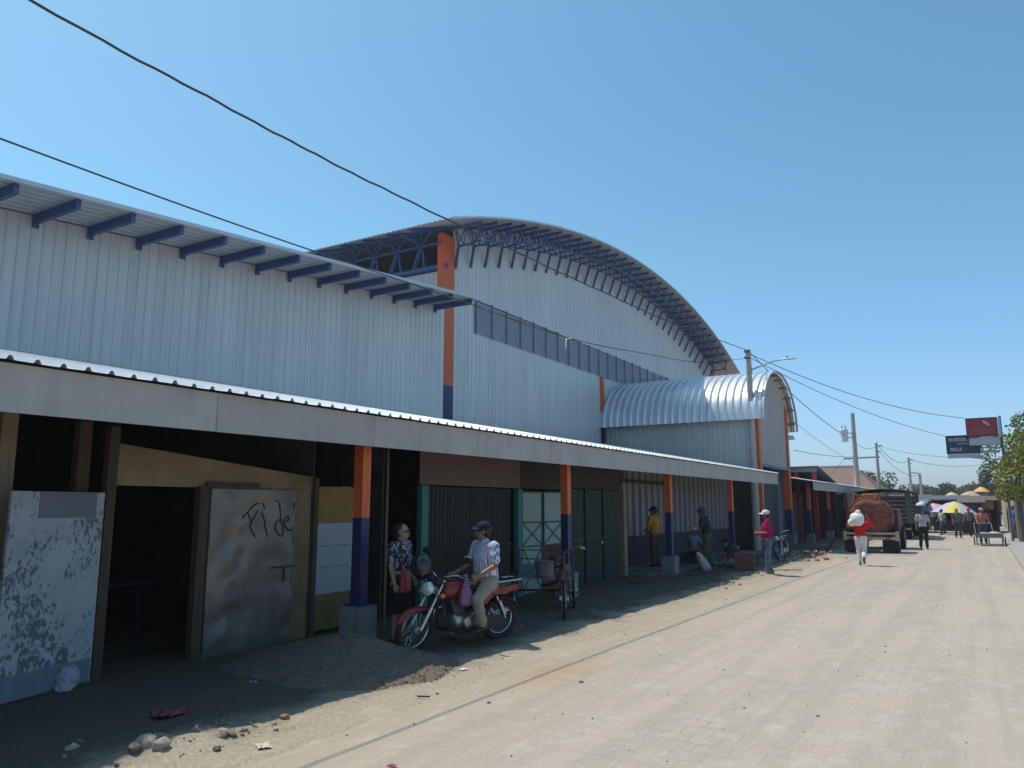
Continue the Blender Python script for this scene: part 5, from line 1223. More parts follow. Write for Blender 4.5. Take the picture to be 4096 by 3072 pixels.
def person(label, loc, face, H=1.65, J=None, top=None, sleeve='short', bottom=None, bkind='trousers', skin=None, hair='short', cap=None, shoes=None, voxel=.014, hyaw=0, belly=0, fat=1.0, toes=None, group=None, glasses=False, hipw=1.0, peak=0, hpitch=0):
    skin = skin or SKIN; P = dict(BASE); P.update(J or {}); P = {k: V(v) for k, v in P.items()}
    k_ = H / 1.7; r = thing('person', label, 'person', loc, face, group); r.scale = (k_, k_, k_)
    lat0 = (P['hL'] - P['hR']).normalized(); lat1 = (P['sL'] - P['sR']).normalized()
    sp = [P['pel'] - (P['ch'] - P['pel']).normalized() * .09, P['pel'], P['pel'].lerp(P['ch'], .45), P['ch'], P['ch'].lerp(P['nk'], .72), P['nk']]

    def torso(inf, first=0, last=6, hem=None):
        rad = [(.125 * hipw, .09), (.155 * hipw, .108 + belly * .5), (.138 * fat, .098 + belly), (.158 * fat, .112 + belly * .55), (.150, .085), (.062, .062)]; rings = []
        for i in range(first, last):
            p = sp[i]; q = (sp[min(i + 1, 5)] - sp[max(i - 1, 0)]).normalized(); l = lat0.lerp(lat1, i / 5).normalized(); l = (l - q * l.dot(q)).normalized(); f = l.cross(q)
            rx, ry = rad[i]; rx += inf; ry += inf; p = p + f * belly * (.45 if i in (1, 2) else .2 if i == 3 else 0)
            rings.append([p + l * (rx * math.copysign(abs(math.cos(a)) ** .85, math.cos(a))) + f * (ry * math.sin(a)) for a in [2 * math.pi * j / 16 for j in range(16)]])
        return rings
    b = MB(); b.loft(torso(0)); b.ell(sp[0], .11, .12, .10)
    Hm = Matrix.Translation(P['hd']) @ Matrix.Rotation(RAD(hyaw), 4, 'Z') @ Matrix.Rotation(RAD(hpitch), 4, 'Y')
    b.cap(P['nk'] - V((0, 0, .04)), P['hd'] - V((.015, 0, .03)), .062, .056)
    b.ell((-.012, 0, .035), .098, .078, .095, 16, 12, Hm); b.ell((.022, 0, -.045), .070, .060, .078, 14, 10, Hm); b.ell((.055, 0, -.085), .032, .034, .028, 10, 8, Hm)
    b.cap(Hm @ V((.083, 0, .022)), Hm @ V((.108, 0, -.022)), .010, .017, 8); b.ell((.088, 0, -.062), .016, .028, .012, 8, 6, Hm); b.ell((.078, 0, .042), .02, .055, .012, 10, 6, Hm)
    for s in (-1, 1): b.ell((-.012, s * .080, -.005), .022, .012, .034, 8, 6, Hm)
    for s, S in ((1, 'L'), (-1, 'R')):
        b.cap(P['s' + S], P['e' + S], .052 * fat, .042); b.cap(P['e' + S], P['w' + S], .041, .027); b.cap(P['ch'].lerp(P['nk'], .6), P['s' + S], .06, .055)
        b.cap(P['h' + S], P['k' + S], .088 * fat, .058); b.cap(P['k' + S], P['a' + S], .056, .036); b.ell(P['k' + S].lerp(P['a' + S], .3) + V((-.012, 0, 0)), .05, .05, .09)
        # hand: palm, four curled fingers, thumb
        d = (P['w' + S] - P['e' + S]).normalized(); inw = V((0, -s, 0)); n_ = (inw - d * inw.dot(d))
        n_ = n_.normalized() if n_.length > .1 else V((1, 0, 0)); w_ = d.cross(n_).normalized()
        if w_.x < 0: w_ = -w_
        w0 = P['w' + S]; pm = w0 + d * .048
        for o_ in (-.024, -.008, .008, .024): b.cap(w0 + w_ * o_ * .7, w0 + d * .085 + w_ * o_ * 1.25, .016, .014, 8)
        for i, (o_, ln) in enumerate(((.032, .066), (.011, .076), (-.011, .070), (-.031, .054))):
            p0 = w0 + d * .088 + w_ * o_; p1 = p0 + (d * .85 + n_ * .4).normalized() * ln * .5; p2 = p1 + (d * .35 + n_ * .9).normalized() * ln * .5; b.cap(p0, p1, .0095, .0088, 6); b.cap(p1, p2, .0088, .0075, 6)
        p0 = w0 + d * .03 + w_ * .026; p1 = p0 + (d * .6 + w_ * .75 + n_ * .3).normalized() * .042; b.cap(p0, p1, .013, .011, 6); b.cap(p1, p1 + (d * .85 + n_ * .4).normalized() * .034, .011, .009, 6)
        td = V((toes or {}).get(S, (1, 0, -.12))).normalized(); b.cap(P['a' + S] - td * .04 - V((0, 0, .04)), P['a' + S] + td * .13 - V((0, 0, .045)), .036, .03)
    remesh('body', b, voxel, skin, r, 5)
    e = MB()
    for s in (-1, 1): e.ell((.083, s * .031, .012), .010, .014, .008, 8, 6, Hm)
    mk('eyes', e, EYEM, r, False)
    if glasses:
        e = MB()
        for s in (-1, 1):
            e.torus((.105, s * .034, .012), .026, .004, 'x', 16, 6, M=Hm); e.tube([Hm @ V((.105, s * .06, .018)), Hm @ V((-.01, s * .083, .012))], .004, 6)
        e.tube([Hm @ V((.108, -.01, .014)), Hm @ V((.108, .01, .014))], .004, 6); mk('glasses', e, BLACKM, r, False)
    if hair and not (cap and hair == 'none'):
        h = MB(); h.ell((-.034, 0, .048), .098, .085, .090, 16, 12, Hm); h.ell((-.045, 0, .0), .075, .082, .09, 14, 10, Hm)
        if hair == 'bun': h.ell((-.125, 0, .03), .05, .05, .055, 12, 8, Hm); h.ell((-.06, 0, -.05), .05, .06, .06, 10, 8, Hm)
        if hair == 'long': h.ell((-.06, 0, -.10), .055, .085, .16, 12, 10, Hm)
        o = remesh('hair', h, .012, HAIR, r, 3)
    if cap:
        c = MB(); c.ell((-.015, 0, .062), .112, .096, .088, 18, 12, Hm); rg = []
        A = [RAD(-62 + 124 * j / 10) for j in range(11)]
        Mp = Hm @ Matrix.Rotation(RAD(peak), 4, 'Z')
        rg = [[Mp @ V((-.005 + q * math.cos(a) * kx, q * .92 * math.sin(a), z + dzz - .03 * abs(math.sin(a)) ** 2)) for a in A] for q, kx, z, dzz in ((.09, 1, .065, 0), (.115, 1.25, .062, 0), (.125, 1.5, .048, 0), (.124, 1.5, .040, 0), (.09, 1, .052, 0))]
        for q in range(4):
            m_ = len(c.v)
            c.add(rg[q] + rg[q + 1], [(j, j + 1, 11 + j + 1, 11 + j) for j in range(10)])
        mk('cap', c, cap, r, False, 50)
    if top:
        t = MB(); rings = torso(.018, 0 if bkind != 'tucked' else 1, 5); t.loft(rings)
        p = sp[4]; t.ell(P['ch'].lerp(P['nk'], .8), .1, .115, .06); t.cap(P['ch'].lerp(P['nk'], .6), P['nk'] + V((0, 0, .0)), .10, .068)
        for S in 'LR':
            t.cap(P['ch'].lerp(P['nk'], .62), P['s' + S], .09, .074); 
            q = P['s' + S].lerp(P['e' + S], .74 if sleeve == 'short' else 1.0); t.cap(P['s' + S], q, .074 * fat, .066 if sleeve == 'short' else .056)
            if sleeve == 'long': t.cap(P['e' + S], P['e' + S].lerp(P['w' + S], .93), .056, .042)
        o = remesh('shirt', t, max(voxel, .014), top, r, 3, .010, 13)
    if bottom:
        t = MB()
        t.loft(torso(.022, 0, 2) + [[p + V((0, 0, .03)) for p in torso(.020, 1, 2)[0]]]); t.ell(sp[0], .135, .14, .11)
        if bkind == 'skirt':
            l = (P['hL'] - P['hR']).normalized(); f = l.cross(V((0, 0, 1))); f = V((1, 0, 0)); l = V((0, 1, 0)); rings = []
            for q, rx, ry in ((0, .165, .125), (.3, .195, .15), (.7, .205, .165), (1, .20, .165)):
                p = P['pel'].lerp(P['kL'].lerp(P['kR'], .5) + V((0, 0, -.04)), q); rings.append([p + l * rx * math.cos(a) * (1 + .03 * math.sin(5 * a)) + f * ry * math.sin(a) * (1 + .04 * math.sin(7 * a)) for a in [2 * math.pi * j / 24 for j in range(24)]])
            t.loft(rings)
        else:
            e_ = 1.0 if bkind != 'shorts' else .05
            for S in 'LR':
                t.cap(P['h' + S], P['k' + S], .108 * fat, .080); q = P['k' + S].lerp(P['a' + S], .90 * e_ if bkind != 'shorts' else .08); t.cap(P['k' + S], q, .080, .066 if bkind != 'shorts' else .078)
        remesh('skirt' if bkind == 'skirt' else 'shorts' if bkind == 'shorts' else 'trousers', t, max(voxel, .014), bottom, r, 3, .012, 11)
    if shoes:
        for S in 'LR':
            t = MB(); td = V((toes or {}).get(S, (1, 0, -.12))).normalized(); a_ = P['a' + S]; t.cap(a_ - td * .05 - V((0, 0, .035)), a_ + td * .14 - V((0, 0, .045)), .046, .040); t.cap(a_, a_ - td * .04 - V((0, 0, .03)), .044, .046); remesh('shoe', t, .014, shoes, r, 3)
    return r


BLOUSE = bpy.data.materials.new('patterned_blouse'); N, L = nodes(BLOUSE); bb = N['Principled BSDF']; bb.inputs['Roughness'].default_value = .85
vo = N.new('ShaderNodeTexVoronoi'); vo.inputs['Scale'].default_value = 30; rmp = N.new('ShaderNodeValToRGB'); tcd = N.new('ShaderNodeTexCoord'); L.new(tcd.outputs['Object'], vo.inputs['Vector']); L.new(vo.outputs['Color'], rmp.inputs['Fac'])
rmp.color_ramp.interpolation = 'CONSTANT'; rmp.color_ramp.elements[0].color = (.02, .02, .028, 1); rmp.color_ramp.elements[1].position = .55; rmp.color_ramp.elements[1].color = (.28, .28, .34, 1); L.new(rmp.outputs[0], bb.inputs['Base Color'])
SHIRT = stripe_mat('striped_shirt', (.62, .63, .68), (.20, .19, .40), 11, 'y', .55, .68)

# woman talking to the rider
woman = person('woman in a patterned blouse, black skirt and glasses standing left of the red motorcycle', (-6.36, 7.76, 0), 8, 1.48, dict(eR=(.0, -.25, 1.12), wR=(.06, -.235, .87), eL=(-.02, .25, 1.13), wL=(.10, .22, .92), kL=(.03, .085, .49), aL=(.0, .10, .085)),
               BLOUSE, 'short', cloth('skirt_black', (.012, .012, .014)), 'skirt', SKIN2, 'bun', None, SHOE, .010, 12, .03, 1.12, None, None, True, 1.12)
hb = thing('handbag', 'red handbag held by the woman in glasses', 'bag', (-6.22, 7.70, .79), 20)
g = MB(); rings = []
for z, rx, ry in ((-.14, .03, .15), (-.12, .05, .165), (0, .05, .15), (.11, .035, .13), (.13, .02, .125)): rings.append([(rx * math.cos(a), ry * math.copysign(abs(math.sin(a)) ** .6, math.sin(a)), z) for a in [2 * math.pi * j / 20 for j in range(20)]])
g.loft(rings); mk('bag_body', g, mat('bag_red', (.38, .015, .025), .5, 0, var=.1, scale=8), hb, False)
g = MB(); g.tube(spline([(0, -.11, .12), (-.02, -.09, .26), (-.03, 0, .32), (-.02, .09, .26), (0, .11, .12)], 5), .010, 8); mk('strap', g, mat('bag_red', (.38, .015, .025)), hb, False)
g = MB(); g.ell((.05, -.08, .04), .012, .02, .02, 10, 8); mk('clasp', g, CHROME, hb, False)

# rider seated on the red motorcycle
rider = person('man in striped shirt, beige trousers and dark cap sitting on the red motorcycle', (-5.49, 8.45, -.06), -108, 1.55,
               dict(pel=(-.02, 0, .93), ch=(.03, 0, 1.25), nk=(.045, 0, 1.445), hd=(.075, -.01, 1.585), hL=(.03, .11, .90), hR=(.03, -.11, .90), kL=(.37, .25, .70), kR=(.40, -.24, .66), aL=(.27, .245, .345), aR=(.36, -.36, .16),
                    sL=(.04, .195, 1.385), sR=(.04, -.195, 1.385), eL=(.08, .28, 1.13), eR=(.10, -.27, 1.13), wL=(.33, .21, 1.0), wR=(.40, -.27, 1.0)),
               SHIRT, 'short', cloth('trousers_beige', (.33, .27, .20)), 'trousers', SKIN, 'short', cloth('cap_navy', (.02, .022, .04)), SHOE, .010, -38, .055, 1.1, dict(L=(1, .15, -.1), R=(1, -.2, -.12)))

# man in ochre behind the third pillar, seen from behind
person('man in an ochre shirt and dark cap, back turned, by the ribbed wall', (-7.75, 20.4, .085), 165, 1.60, dict(eL=(.06, .24, 1.13), wL=(.24, .13, 1.02), eR=(.06, -.24, 1.13), wR=(.24, -.13, 1.0)), cloth('shirt_ochre', (.50, .23, .03)), 'short', cloth('trousers_olive', (.075, .068, .05)), 'trousers', SKIN, 'short', cloth('cap_navy', (.02, .022, .04)), SHOE, .014, 20)
# seated man with a white cap
person('man in a white cap sitting low between the third and fourth pillars', (-7.35, 22.3, -.47), -20, 1.58, dict(kL=(.42, .13, .90), kR=(.42, -.13, .90), aL=(.40, .13, .50), aR=(.38, -.13, .50), ch=(.06, 0, 1.25), nk=(.10, 0, 1.43), hd=(.15, 0, 1.56), sL=(.09, .18, 1.38), sR=(.09, -.18, 1.38), eL=(.26, .22, 1.14), eR=(.26, -.22, 1.14), wL=(.42, .10, 1.0), wR=(.42, -.10, 1.0)),
       cloth('shirt_greyblue', (.16, .17, .22)), 'short', cloth('trousers_dark', (.03, .03, .04)), 'trousers', SKIN, 'none', cloth('cap_white', (.65, .65, .68)), SHOE, .014)
g = MB(); g.box(-7.65, -7.15, 22.15, 22.6, .08, .36); tag(mk('wooden_box', g, TIMBER), 'low wooden box under the man in the white cap', 'box')
# dark-clad man standing, leaning on one leg
person('dark-clad man in a cap standing beside the leaning white sack', (-6.55, 21.3, .06), 175, 1.61, dict(ch=(.05, .02, 1.25), nk=(.09, .03, 1.43), hd=(.14, .03, 1.57), sL=(.07, .21, 1.37), sR=(.09, -.15, 1.40), eL=(.10, .29, 1.12), wL=(.27, .24, .98), eR=(.20, -.20, 1.15), wR=(.36, -.08, 1.05), kL=(.02, .16, .49), aL=(.0, .20, .085), kR=(.05, -.13, .49), aR=(-.02, -.18, .085)),
       cloth('shirt_charcoal', (.03, .032, .04)), 'short', cloth('trousers_moss', (.085, .09, .06)), 'trousers', SKIN, 'short', cloth('cap_grey', (.06, .065, .075)), SHOE, .014, 10, .02)
# crouching man
person('crouching man in black top and dark red shorts beside the brown carton', (-6.05, 22.6, -.36), 200, 1.58, dict(pel=(-.06, 0, .66), ch=(.16, 0, .90), nk=(.30, 0, 1.03), hd=(.40, 0, 1.11), hL=(-.05, .1, .64), hR=(-.05, -.1, .64), kL=(.36, .2, .80), kR=(.36, -.2, .78), aL=(.16, .18, .45), aR=(.16, -.18, .45), sL=(.24, .19, .97), sR=(.24, -.19, .97), eL=(.42, .24, .80), eR=(.42, -.24, .80), wL=(.55, .14, .62), wR=(.55, -.14, .62)),
       cloth('shirt_charcoal', (.03, .032, .04)), 'short', cloth('shorts_maroon', (.15, .025, .022)), 'shorts', SKIN, 'none', cloth('cap_black', (.014, .014, .018)), SHOE, .014)
# man in pink at the edge of the sun
person('man in a crimson shirt, jeans and white cap at the edge of the shade', (-4.68, 20.22, .02), 196, 1.58, dict(eL=(.03, .26, 1.12), wL=(.24, .12, 1.10), eR=(.03, -.25, 1.12), wR=(.22, -.14, 1.06), kL=(.02, .09, .49), kR=(.0, -.09, .49), aL=(.03, .08, .085), aR=(-.05, -.11, .085)),
       cloth('shirt_pink', (.30, .010, .055)), 'short', cloth('jeans', (.11, .14, .19), .35, 5), 'trousers', SKIN, 'short', cloth('cap_white', (.65, .65, .68)), mat('shoe_tan', (.22, .15, .12), .7), .012, -4, .05, 1.1)
# man in red carrying a white sack, walking away
rw = person('man in red shirt and white trousers walking away with a white sack on his shoulders', (-3.1, 25.0, 0), 96, 1.50, dict(ch=(.05, 0, 1.25), nk=(.09, 0, 1.42), hd=(.15, .0, 1.53), sL=(.07, .2, 1.38), sR=(.07, -.2, 1.38), eL=(.10, .38, 1.28), wL=(.02, .30, 1.50), eR=(.10, -.38, 1.28), wR=(.02, -.28, 1.52), kL=(.16, .09, .50), aL=(.12, .07, .09), kR=(.05, -.08, .50), aR=(-.26, -.06, .26)),
            cloth('shirt_red', (.62, .022, .014)), 'long', cloth('trousers_white', (.66, .64, .66)), 'trousers', SKIN, 'short', None, mat('shoe_grey', (.12, .10, .10), .7), .013, 0, .03, 1.08, dict(R=(.5, 0, -1)))
g = MB(); g.ell((0, 0, 0), .20, .17, .21, 16, 12, Matrix.Rotation(RAD(20), 4, 'Y')); g.ell((.04, .0, .18), .09, .09, .08); g.ell((-.14, 0, -.09), .11, .12, .12)
o = remesh('white_sack', g, .022, mat('sack_white', (.72, .71, .70), .8, 0, var=.05, scale=4), None, 3, .03, 6); o.location = (-3.16, 24.90, 1.34); tag(o, 'bulging white sack on the shoulders of the man in red', 'sack')
# man with a tub on his head
person('man in a pale shirt carrying a tub on his head', (-2.1, 36.0, 0), -82, 1.62, dict(eL=(-.05, .27, 1.12), wL=(.02, .27, .88), kL=(.10, .10, .50), aL=(.10, .11, .085), kR=(-.02, -.10, .50), aR=(-.15, -.11, .10)), cloth('shirt_pale', (.42, .40, .46)), 'short', cloth('trousers_black', (.02, .022, .028)), 'trousers', SKIN, 'short', None, SHOE, .016)
tbm = thing('wash_tub', 'white and blue tub carried on the head of the man in the pale shirt', 'tub', (-2.1, 35.97, 1.58))
g = MB(); g.lathe([(.14, 0), (.17, .02), (.21, .15), (.225, .16), (.225, .175), (.2, .175)], 20); mk('tub_body', g, mat('tub_blue', (.05, .09, .28), .5), tbm, False)
g = MB(); g.ell((0, 0, .18), .19, .19, .13, 16, 10); g.ell((.05, .04, .27), .11, .10, .08, 12, 8); remesh('cloth_load', g, .02, mat('tub_cloth', (.55, .60, .62), .8), tbm, 2, .012, 9)
# people further off
fg = 'passers-by near the far market'
person('far woman in dark clothes and pink shoes walking towards the camera', (-1.15, 49.0, 0), -75, 1.62, dict(kL=(.10, .09, .50), aL=(.12, .09, .085), aR=(-.15, -.09, .10), kR=(.0, -.09, .5)), cloth('blouse_grey', (.13, .14, .15)), 'short', cloth('trousers_slate', (.05, .07, .08)), 'trousers', SKIN2, 'long', None, mat('shoe_pink', (.60, .12, .20), .6), .02, group=fg)
person('far man in a red cap and grey shirt near the lilac and yellow umbrella', (-.62, 52.5, 0), -110, 1.62, dict(kL=(.14, .09, .50), aL=(.12, .08, .09), kR=(.03, -.09, .49), aR=(-.22, -.08, .16), eL=(-.12, .24, 1.13), wL=(-.08, .25, .90), eR=(.08, -.24, 1.13), wR=(.22, -.22, .93)), cloth('shirt_slate', (.12, .13, .17)), 'short', cloth('trousers_black', (.02, .022, .028)), 'trousers', SKIN, 'none', cloth('cap_red', (.55, .02, .03)), SHOE, .02, group=fg)
person('man in a coral shirt behind the grey hand cart', (.0, 42.4, 0), -80, 1.64, dict(eL=(.1, .25, 1.13), wL=(.32, .24, 1.0), eR=(.1, -.25, 1.13), wR=(.32, -.24, 1.0)), cloth('shirt_coral', (.45, .16, .13)), 'short', cloth('trousers_blue', (.05, .07, .14)), 'trousers', SKIN, 'none', cloth('cap_sand', (.35, .32, .28)), SHOE, .018)
person('person in a bright blue top standing beside the street tree trunk', (1.42, 48.0, .1), 200, 1.66, None, cloth('top_blue', (.06, .15, .45)), 'short', cloth('trousers_plum', (.12, .08, .13)), 'trousers', SKIN, 'short', None, SHOE, .02)
person('far person in a dark top left of the pink umbrella', (-3.3, 57.5, 0), 60, 1.6, dict(kL=(.14, .09, .50), aL=(.12, .08, .09), kR=(.03, -.09, .49), aR=(-.22, -.08, .16), eL=(-.12, .24, 1.13), wL=(-.08, .25, .90), eR=(.08, -.24, 1.13), wR=(.22, -.22, .93)), cloth('shirt_charcoal', (.03, .032, .04)), 'short', cloth('trousers_black', (.02, .022, .028)), 'trousers', SKIN, 'short', None, SHOE, .022, group=fg)
person('far person in a pale top between the two larger umbrellas', (-2.1, 54.5, 0), -150, 1.56, dict(kL=(.14, .09, .50), aL=(.12, .08, .09), kR=(.03, -.09, .49), aR=(-.22, -.08, .16), eL=(-.12, .24, 1.13), wL=(-.08, .25, .90), eR=(.08, -.24, 1.13), wR=(.22, -.22, .93)), cloth('shirt_pale', (.42, .40, .46)), 'short', cloth('trousers_slate', (.05, .07, .08)), 'trousers', SKIN, 'short', None, SHOE, .022, group=fg)

person('far person in a maroon shirt under the cream umbrella', (.35, 59.2, 0), -60, 1.6, dict(kL=(.14, .09, .50), aL=(.12, .08, .09), kR=(.03, -.09, .49), aR=(-.22, -.08, .16), eL=(-.12, .24, 1.13), wL=(-.08, .25, .90), eR=(.08, -.24, 1.13), wR=(.22, -.22, .93)), cloth('shirt_maroon', (.22, .03, .05)), 'short', cloth('trousers_slate', (.05, .07, .08)), 'trousers', SKIN, 'short', None, SHOE, .024, group=fg)
person('far person in a mustard top walking by the low tarpaulin stall', (-3.9, 56.6, 0), 20, 1.58, dict(kL=(.14, .09, .50), aL=(.12, .08, .09), kR=(.03, -.09, .49), aR=(-.22, -.08, .16), eL=(-.12, .24, 1.13), wL=(-.08, .25, .90), eR=(.08, -.24, 1.13), wR=(.22, -.22, .93)), cloth('top_mustard', (.38, .24, .04)), 'short', cloth('trousers_black', (.02, .022, .028)), 'trousers', SKIN, 'long', None, SHOE, .024, group=fg)

# ------------------------------------------------------------------ sacks, carton, litter, rubble
g = MB(); rings = []
for z, rx, ry in ((0, .10, .22), (.05, .14, .25), (.25, .13, .24), (.45, .08, .21), (.52, .03, .19)): rings.append([(rx * math.cos(a) + z * -.25, ry * math.sin(a), z) for a in [2 * math.pi * j / 18 for j in range(18)]])
g.loft(rings); o = remesh('printed_sack', g, .02, mat('sack_pinkwhite', (.46, .36, .35), .8, 0, var=.1, scale=5, c2=(.40, .14, .15), thr=(.55, .62)), None, 3, .015, 10); o.location = (-6.35, 20.5, .02); o.rotation_euler = (0, RAD(-12), RAD(10)); tag(o, 'white and pink printed sack leaning behind the third pillar', 'sack')
cr = thing('carton', 'brown carton standing in the shade left of the man in pink', 'box', (-5.42, 20.75, .03), 12)
g = MB(); g.box(-.24, .24, -.22, .22, 0, .46); mk('box', g, mat('cardboard', (.16, .075, .05), .85, 0, var=.12, scale=4), cr, False); g = MB(); g.box(-.25, .25, -.23, .23, .461, .485); mk('lid', g, mat('carton_lid', (.12, .06, .045), .85), cr, False)
g = MB(); g.box(.241, .246, -.02, .03, 0, .46); mk('tape', g, mat('tape', (.3, .2, .14), .6), cr, False)
g = MB(); g.ell((0, 0, 0), .30, .22, .14, 14, 10); g.ell((.2, .1, .05), .16, .15, .12); o = remesh('cloth_bundle', g, .02, mat('bundle_grey', (.20, .20, .25), .8, 0, var=.2, scale=5, c2=(.25, .10, .12), thr=(.56, .62)), None, 3, .02, 8); o.location = (-5.9, 21.7, .14); tag(o, 'grey cloth bundle on the ground before the crouching man', 'bundle')


def stone(name, label, x, y, s, m, group, seed, flat=.6, cat='stone'):
    r = random.Random(seed); g = MB(); g.ell((0, 0, 0), 1, 1, 1, 12, 8); vs = []
    for p in g.v:
        q = p * (1 + .35 * noise.noise(p * 1.1 + V((seed * 7.3, 0, 0))) + .14 * noise.noise(p * 3 + V((0, seed, 0)))); vs.append(V((q.x * s, q.y * s * r.uniform(.7, .72), q.z * s * flat)))
    g.v = vs; o = mk(name, g, m, None, True, 25); o.location = (x, y, verge_z(x, y) + s * flat * .45 if x < -4.3 else s * flat * .4); o.rotation_euler = (r.uniform(-.3, .3), r.uniform(-.3, .3), r.uniform(0, 6)); return tag(o, label, cat, group)


ROCK = mat('rubble', (.36, .31, .25), .9, 0, var=.25, scale=9, bump=.4, bscale=25); ROCKD = mat('rubble_dark', (.15, .12, .10), .9, 0, var=.25, scale=9, bump=.4, bscale=25); BRK = mat('brick_bit', (.38, .16, .08), .9, 0, var=.2, scale=6)
sg_ = 'rubble along the edge of the shade'
for i, (x, y, s, m, lb) in enumerate([(-5.46, 3.20, .045, ROCK, 'small pale stone at the lower left end of the rubble'), (-5.55, 3.30, .035, ROCKD, 'small dark stone beside the small pale one, lower left'), (-5.05, 3.44, .10, ROCK, 'largest pale rubble lump at the bottom left'), (-4.93, 3.50, .075, ROCK, 'pale rubble lump touching the largest one'), (-5.0, 3.36, .06, ROCKD, 'dark lump in front of the largest rubble lump'), (-4.86, 3.95, .06, ROCK, 'pale stone in the sun right of the big rubble lumps'), (-4.81, 4.0, .035, ROCKD, 'small dark stone against the pale stone in the sun'), (-4.91, 4.59, .045, BRK, 'reddish brown stone on the shade edge before the gravel'), (-3.83, 5.93, .018, ROCKD, 'dark pebble on the road right of the wooden stick'), (-4.41, 5.96, .015, ROCKD, 'tiny dark pebble behind the wooden stick'), (-3.49, 7.07, .022, ROCKD, 'dark pebble on the road beyond the cable shadow'),
                             (-5.0, 17.2, .07, ROCK, 'pale stone in the dirt mound before the third pillar'), (-4.85, 17.5, .06, ROCK, 'second pale stone in the dirt mound before the third pillar'), (-5.25, 16.9, .05, ROCKD, 'dark stone in the shade before the third pillar'), (-4.2, 14.6, .03, mat('yellow_bit', (.55, .42, .12), .7), 'small yellow scrap on the road before the dirt mound'),
                             (-4.75, 25.6, .10, BRK, 'orange brick piece on the ground behind the man in pink'), (-4.55, 26.1, .09, BRK, 'second orange brick piece right of the dark motorcycle'), (-4.4, 26.9, .11, BRK, 'reddish brick lump by the far shade edge'), (-5.1, 27.8, .14, ROCKD, 'dark rubble lump under the porch front'), (-5.5, 28.9, .16, ROCKD, 'larger dark rubble lump under the porch front'), (-4.0, 28.2, .07, mat('green_bit', (.35, .42, .08), .7), 'small green scrap before the tank truck')]):
    stone('stone', lb, x, y, s, m, sg_, i + 1)
g = MB(); g.bar((-4.47, 5.74, .02), (-4.36, 5.78, .022), .014, .012); tag(mk('stick', g, TIMBER), 'short dark wooden stick lying on the sunlit road', 'stick')
g = MB(); g.bar((-4.9, 21.4, .04), (-4.2, 21.9, .05), .09, .025); g.xf(Matrix.Identity(4)); tag(mk('plank', g, mat('plank_orange', (.45, .24, .12), .8, 0, var=.2, scale=4)), 'orange plank lying in the sun right of the man in pink', 'plank')
g = MB(); g.bar((-6.75, 16.2, .06), (-6.2, 19.6, .07), .12, .05); tag(mk('plank', g, TIMBER), 'old plank lying in the shade before the third pillar', 'plank')
def crumple(name, label, x, y, z, s, m, seed, cat='litter', flat=.5):
    r = random.Random(seed); g = MB(); g.grid(12, 12, lambda u, w: (lambda a, b: (a * s, b * s * .75, s * (flat * .5 + flat * noise.noise(V((a * 2.2 + seed, b * 2.2, 1))) * (1 - .4 * (a * a + b * b)))))(2 * u - 1 + .2 * noise.noise(V((w * 3, seed, u))), 2 * w - 1)); o = mk(name, g, m, None, True, 20); o.location = (x, y, z); o.rotation_euler = (0, 0, r.random() * 6); return tag(o, label, cat)
crumple('paper_scrap', 'crumpled cream paper scrap on the sunlit ground, bottom left', -4.50, 4.02, .012, .06, mat('paper_cream', (.60, .52, .42), .8), 2)
crumple('foil_wrapper', 'crumpled white wrapper on the shade edge right of the gravel', -4.78, 6.90, .01, .055, mat('foil', (.62, .60, .58), .4, .2), 3)
crumple('plastic_wrapper', 'crumpled dark red plastic bag on the shaded ground, bottom left', -5.76, 4.16, .02, .13, mat('wrapper_maroon', (.20, .035, .055), .5, 0, var=.2, scale=9), 4, 'litter', .6)
crumple('bottle_scrap', 'small clear plastic scrap in the shade before the metal door', -6.10, 5.28, .03, .05, mat('scrap_clear', (.35, .38, .40), .3), 5)
crumple('red_scrap', 'tiny red scrap on the pale road at the bottom edge', -3.46, 4.18, .008, .035, mat('scrap_red', (.35, .06, .10), .6), 6)
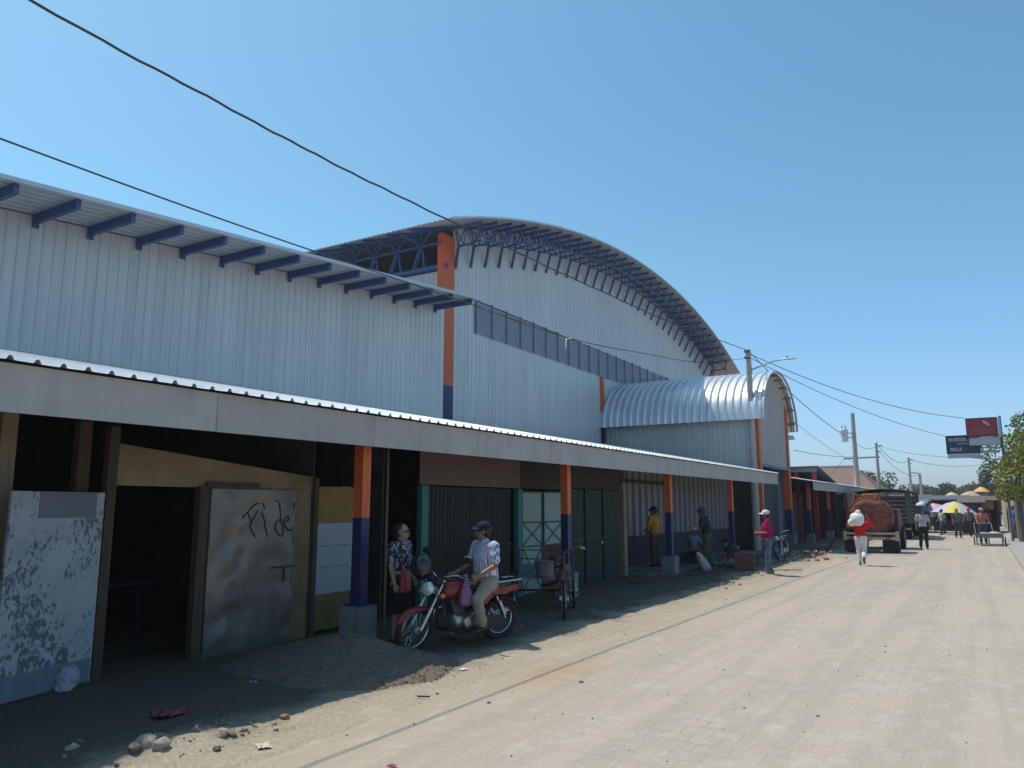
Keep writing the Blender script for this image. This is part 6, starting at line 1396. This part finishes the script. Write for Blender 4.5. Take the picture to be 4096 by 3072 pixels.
# ------------------------------------------------------------------ camera, light, sky
cam = bpy.data.cameras.new('camera'); cam.lens = 26.853; cam.sensor_width = 36; cam.clip_start = .05; cam.clip_end = 3000
co = bpy.data.objects.new('camera', cam); col.objects.link(co); co.location = (0, 0, 1.7); co.rotation_euler = (RAD(90 + 9.141), 0, RAD(31.2)); sc.camera = co
EL, AZ = 64.0, -91.0                                                # sun elevation, azimuth from +Y towards +X
su = bpy.data.lights.new('sun', 'SUN'); su.energy = 4.0; su.angle = RAD(.5); su.color = (1, .91, .78)
so = bpy.data.objects.new('sun', su); col.objects.link(so)
dv = V((math.sin(RAD(AZ)) * math.cos(RAD(EL)), math.cos(RAD(AZ)) * math.cos(RAD(EL)), math.sin(RAD(EL)))); so.rotation_euler = dv.to_track_quat('Z', 'Y').to_euler(); so.location = (-20, 10, 40)
w = bpy.data.worlds.new('World'); sc.world = w; w.use_nodes = True; N = w.node_tree.nodes; L = w.node_tree.links
sk = N.new('ShaderNodeTexSky'); sk.sky_type = 'NISHITA'; sk.sun_disc = False; sk.sun_elevation = RAD(EL); sk.sun_rotation = RAD(AZ); sk.air_density = 1.0; sk.dust_density = 1.1; sk.ozone_density = 1.6
tn = N.new('ShaderNodeMix'); tn.data_type = 'RGBA'; tn.blend_type = 'MULTIPLY'; tn.inputs['Factor'].default_value = 1; tcw = N.new('ShaderNodeTexCoord'); spw = N.new('ShaderNodeSeparateXYZ'); L.new(tcw.outputs['Generated'], spw.inputs[0])
rw = N.new('ShaderNodeValToRGB'); rw.color_ramp.elements[0].position = .02; rw.color_ramp.elements[1].position = .30; rw.color_ramp.elements[0].color = (1.08, 1.30, 1.75, 1); rw.color_ramp.elements[1].color = (1.02, 1.53, 1.53, 1)
L.new(spw.outputs['Z'], rw.inputs['Fac']); L.new(rw.outputs[0], tn.inputs['B'])
L.new(sk.outputs[0], tn.inputs['A']); L.new(tn.outputs['Result'], N['Background'].inputs[0]); N['Background'].inputs[1].default_value = .105
vs_ = sc.view_settings; vs_.view_transform = 'Standard'; vs_.look = 'None'; vs_.exposure = 0; vs_.gamma = 1; vs_.use_curve_mapping = False
hz = MB(); hz.box(-175, 175, -75, 355, -1.06, 13.6); o = struct('haze', hz, [], 0, 'stuff')
hm_ = bpy.data.materials.new('haze'); N, L = nodes(hm_); N.remove(N['Principled BSDF']); pv = N.new('ShaderNodeVolumePrincipled'); pv.inputs['Density'].default_value = .0007; pv.inputs['Color'].default_value = (.86, .92, 1, 1); pv.inputs['Anisotropy'].default_value = .3
L.new(pv.outputs[0], N['Material Output'].inputs['Volume']); o.data.materials.append(hm_)
sc.cycles.max_bounces = 8; sc.cycles.diffuse_bounces = 4; sc.cycles.use_denoising = True
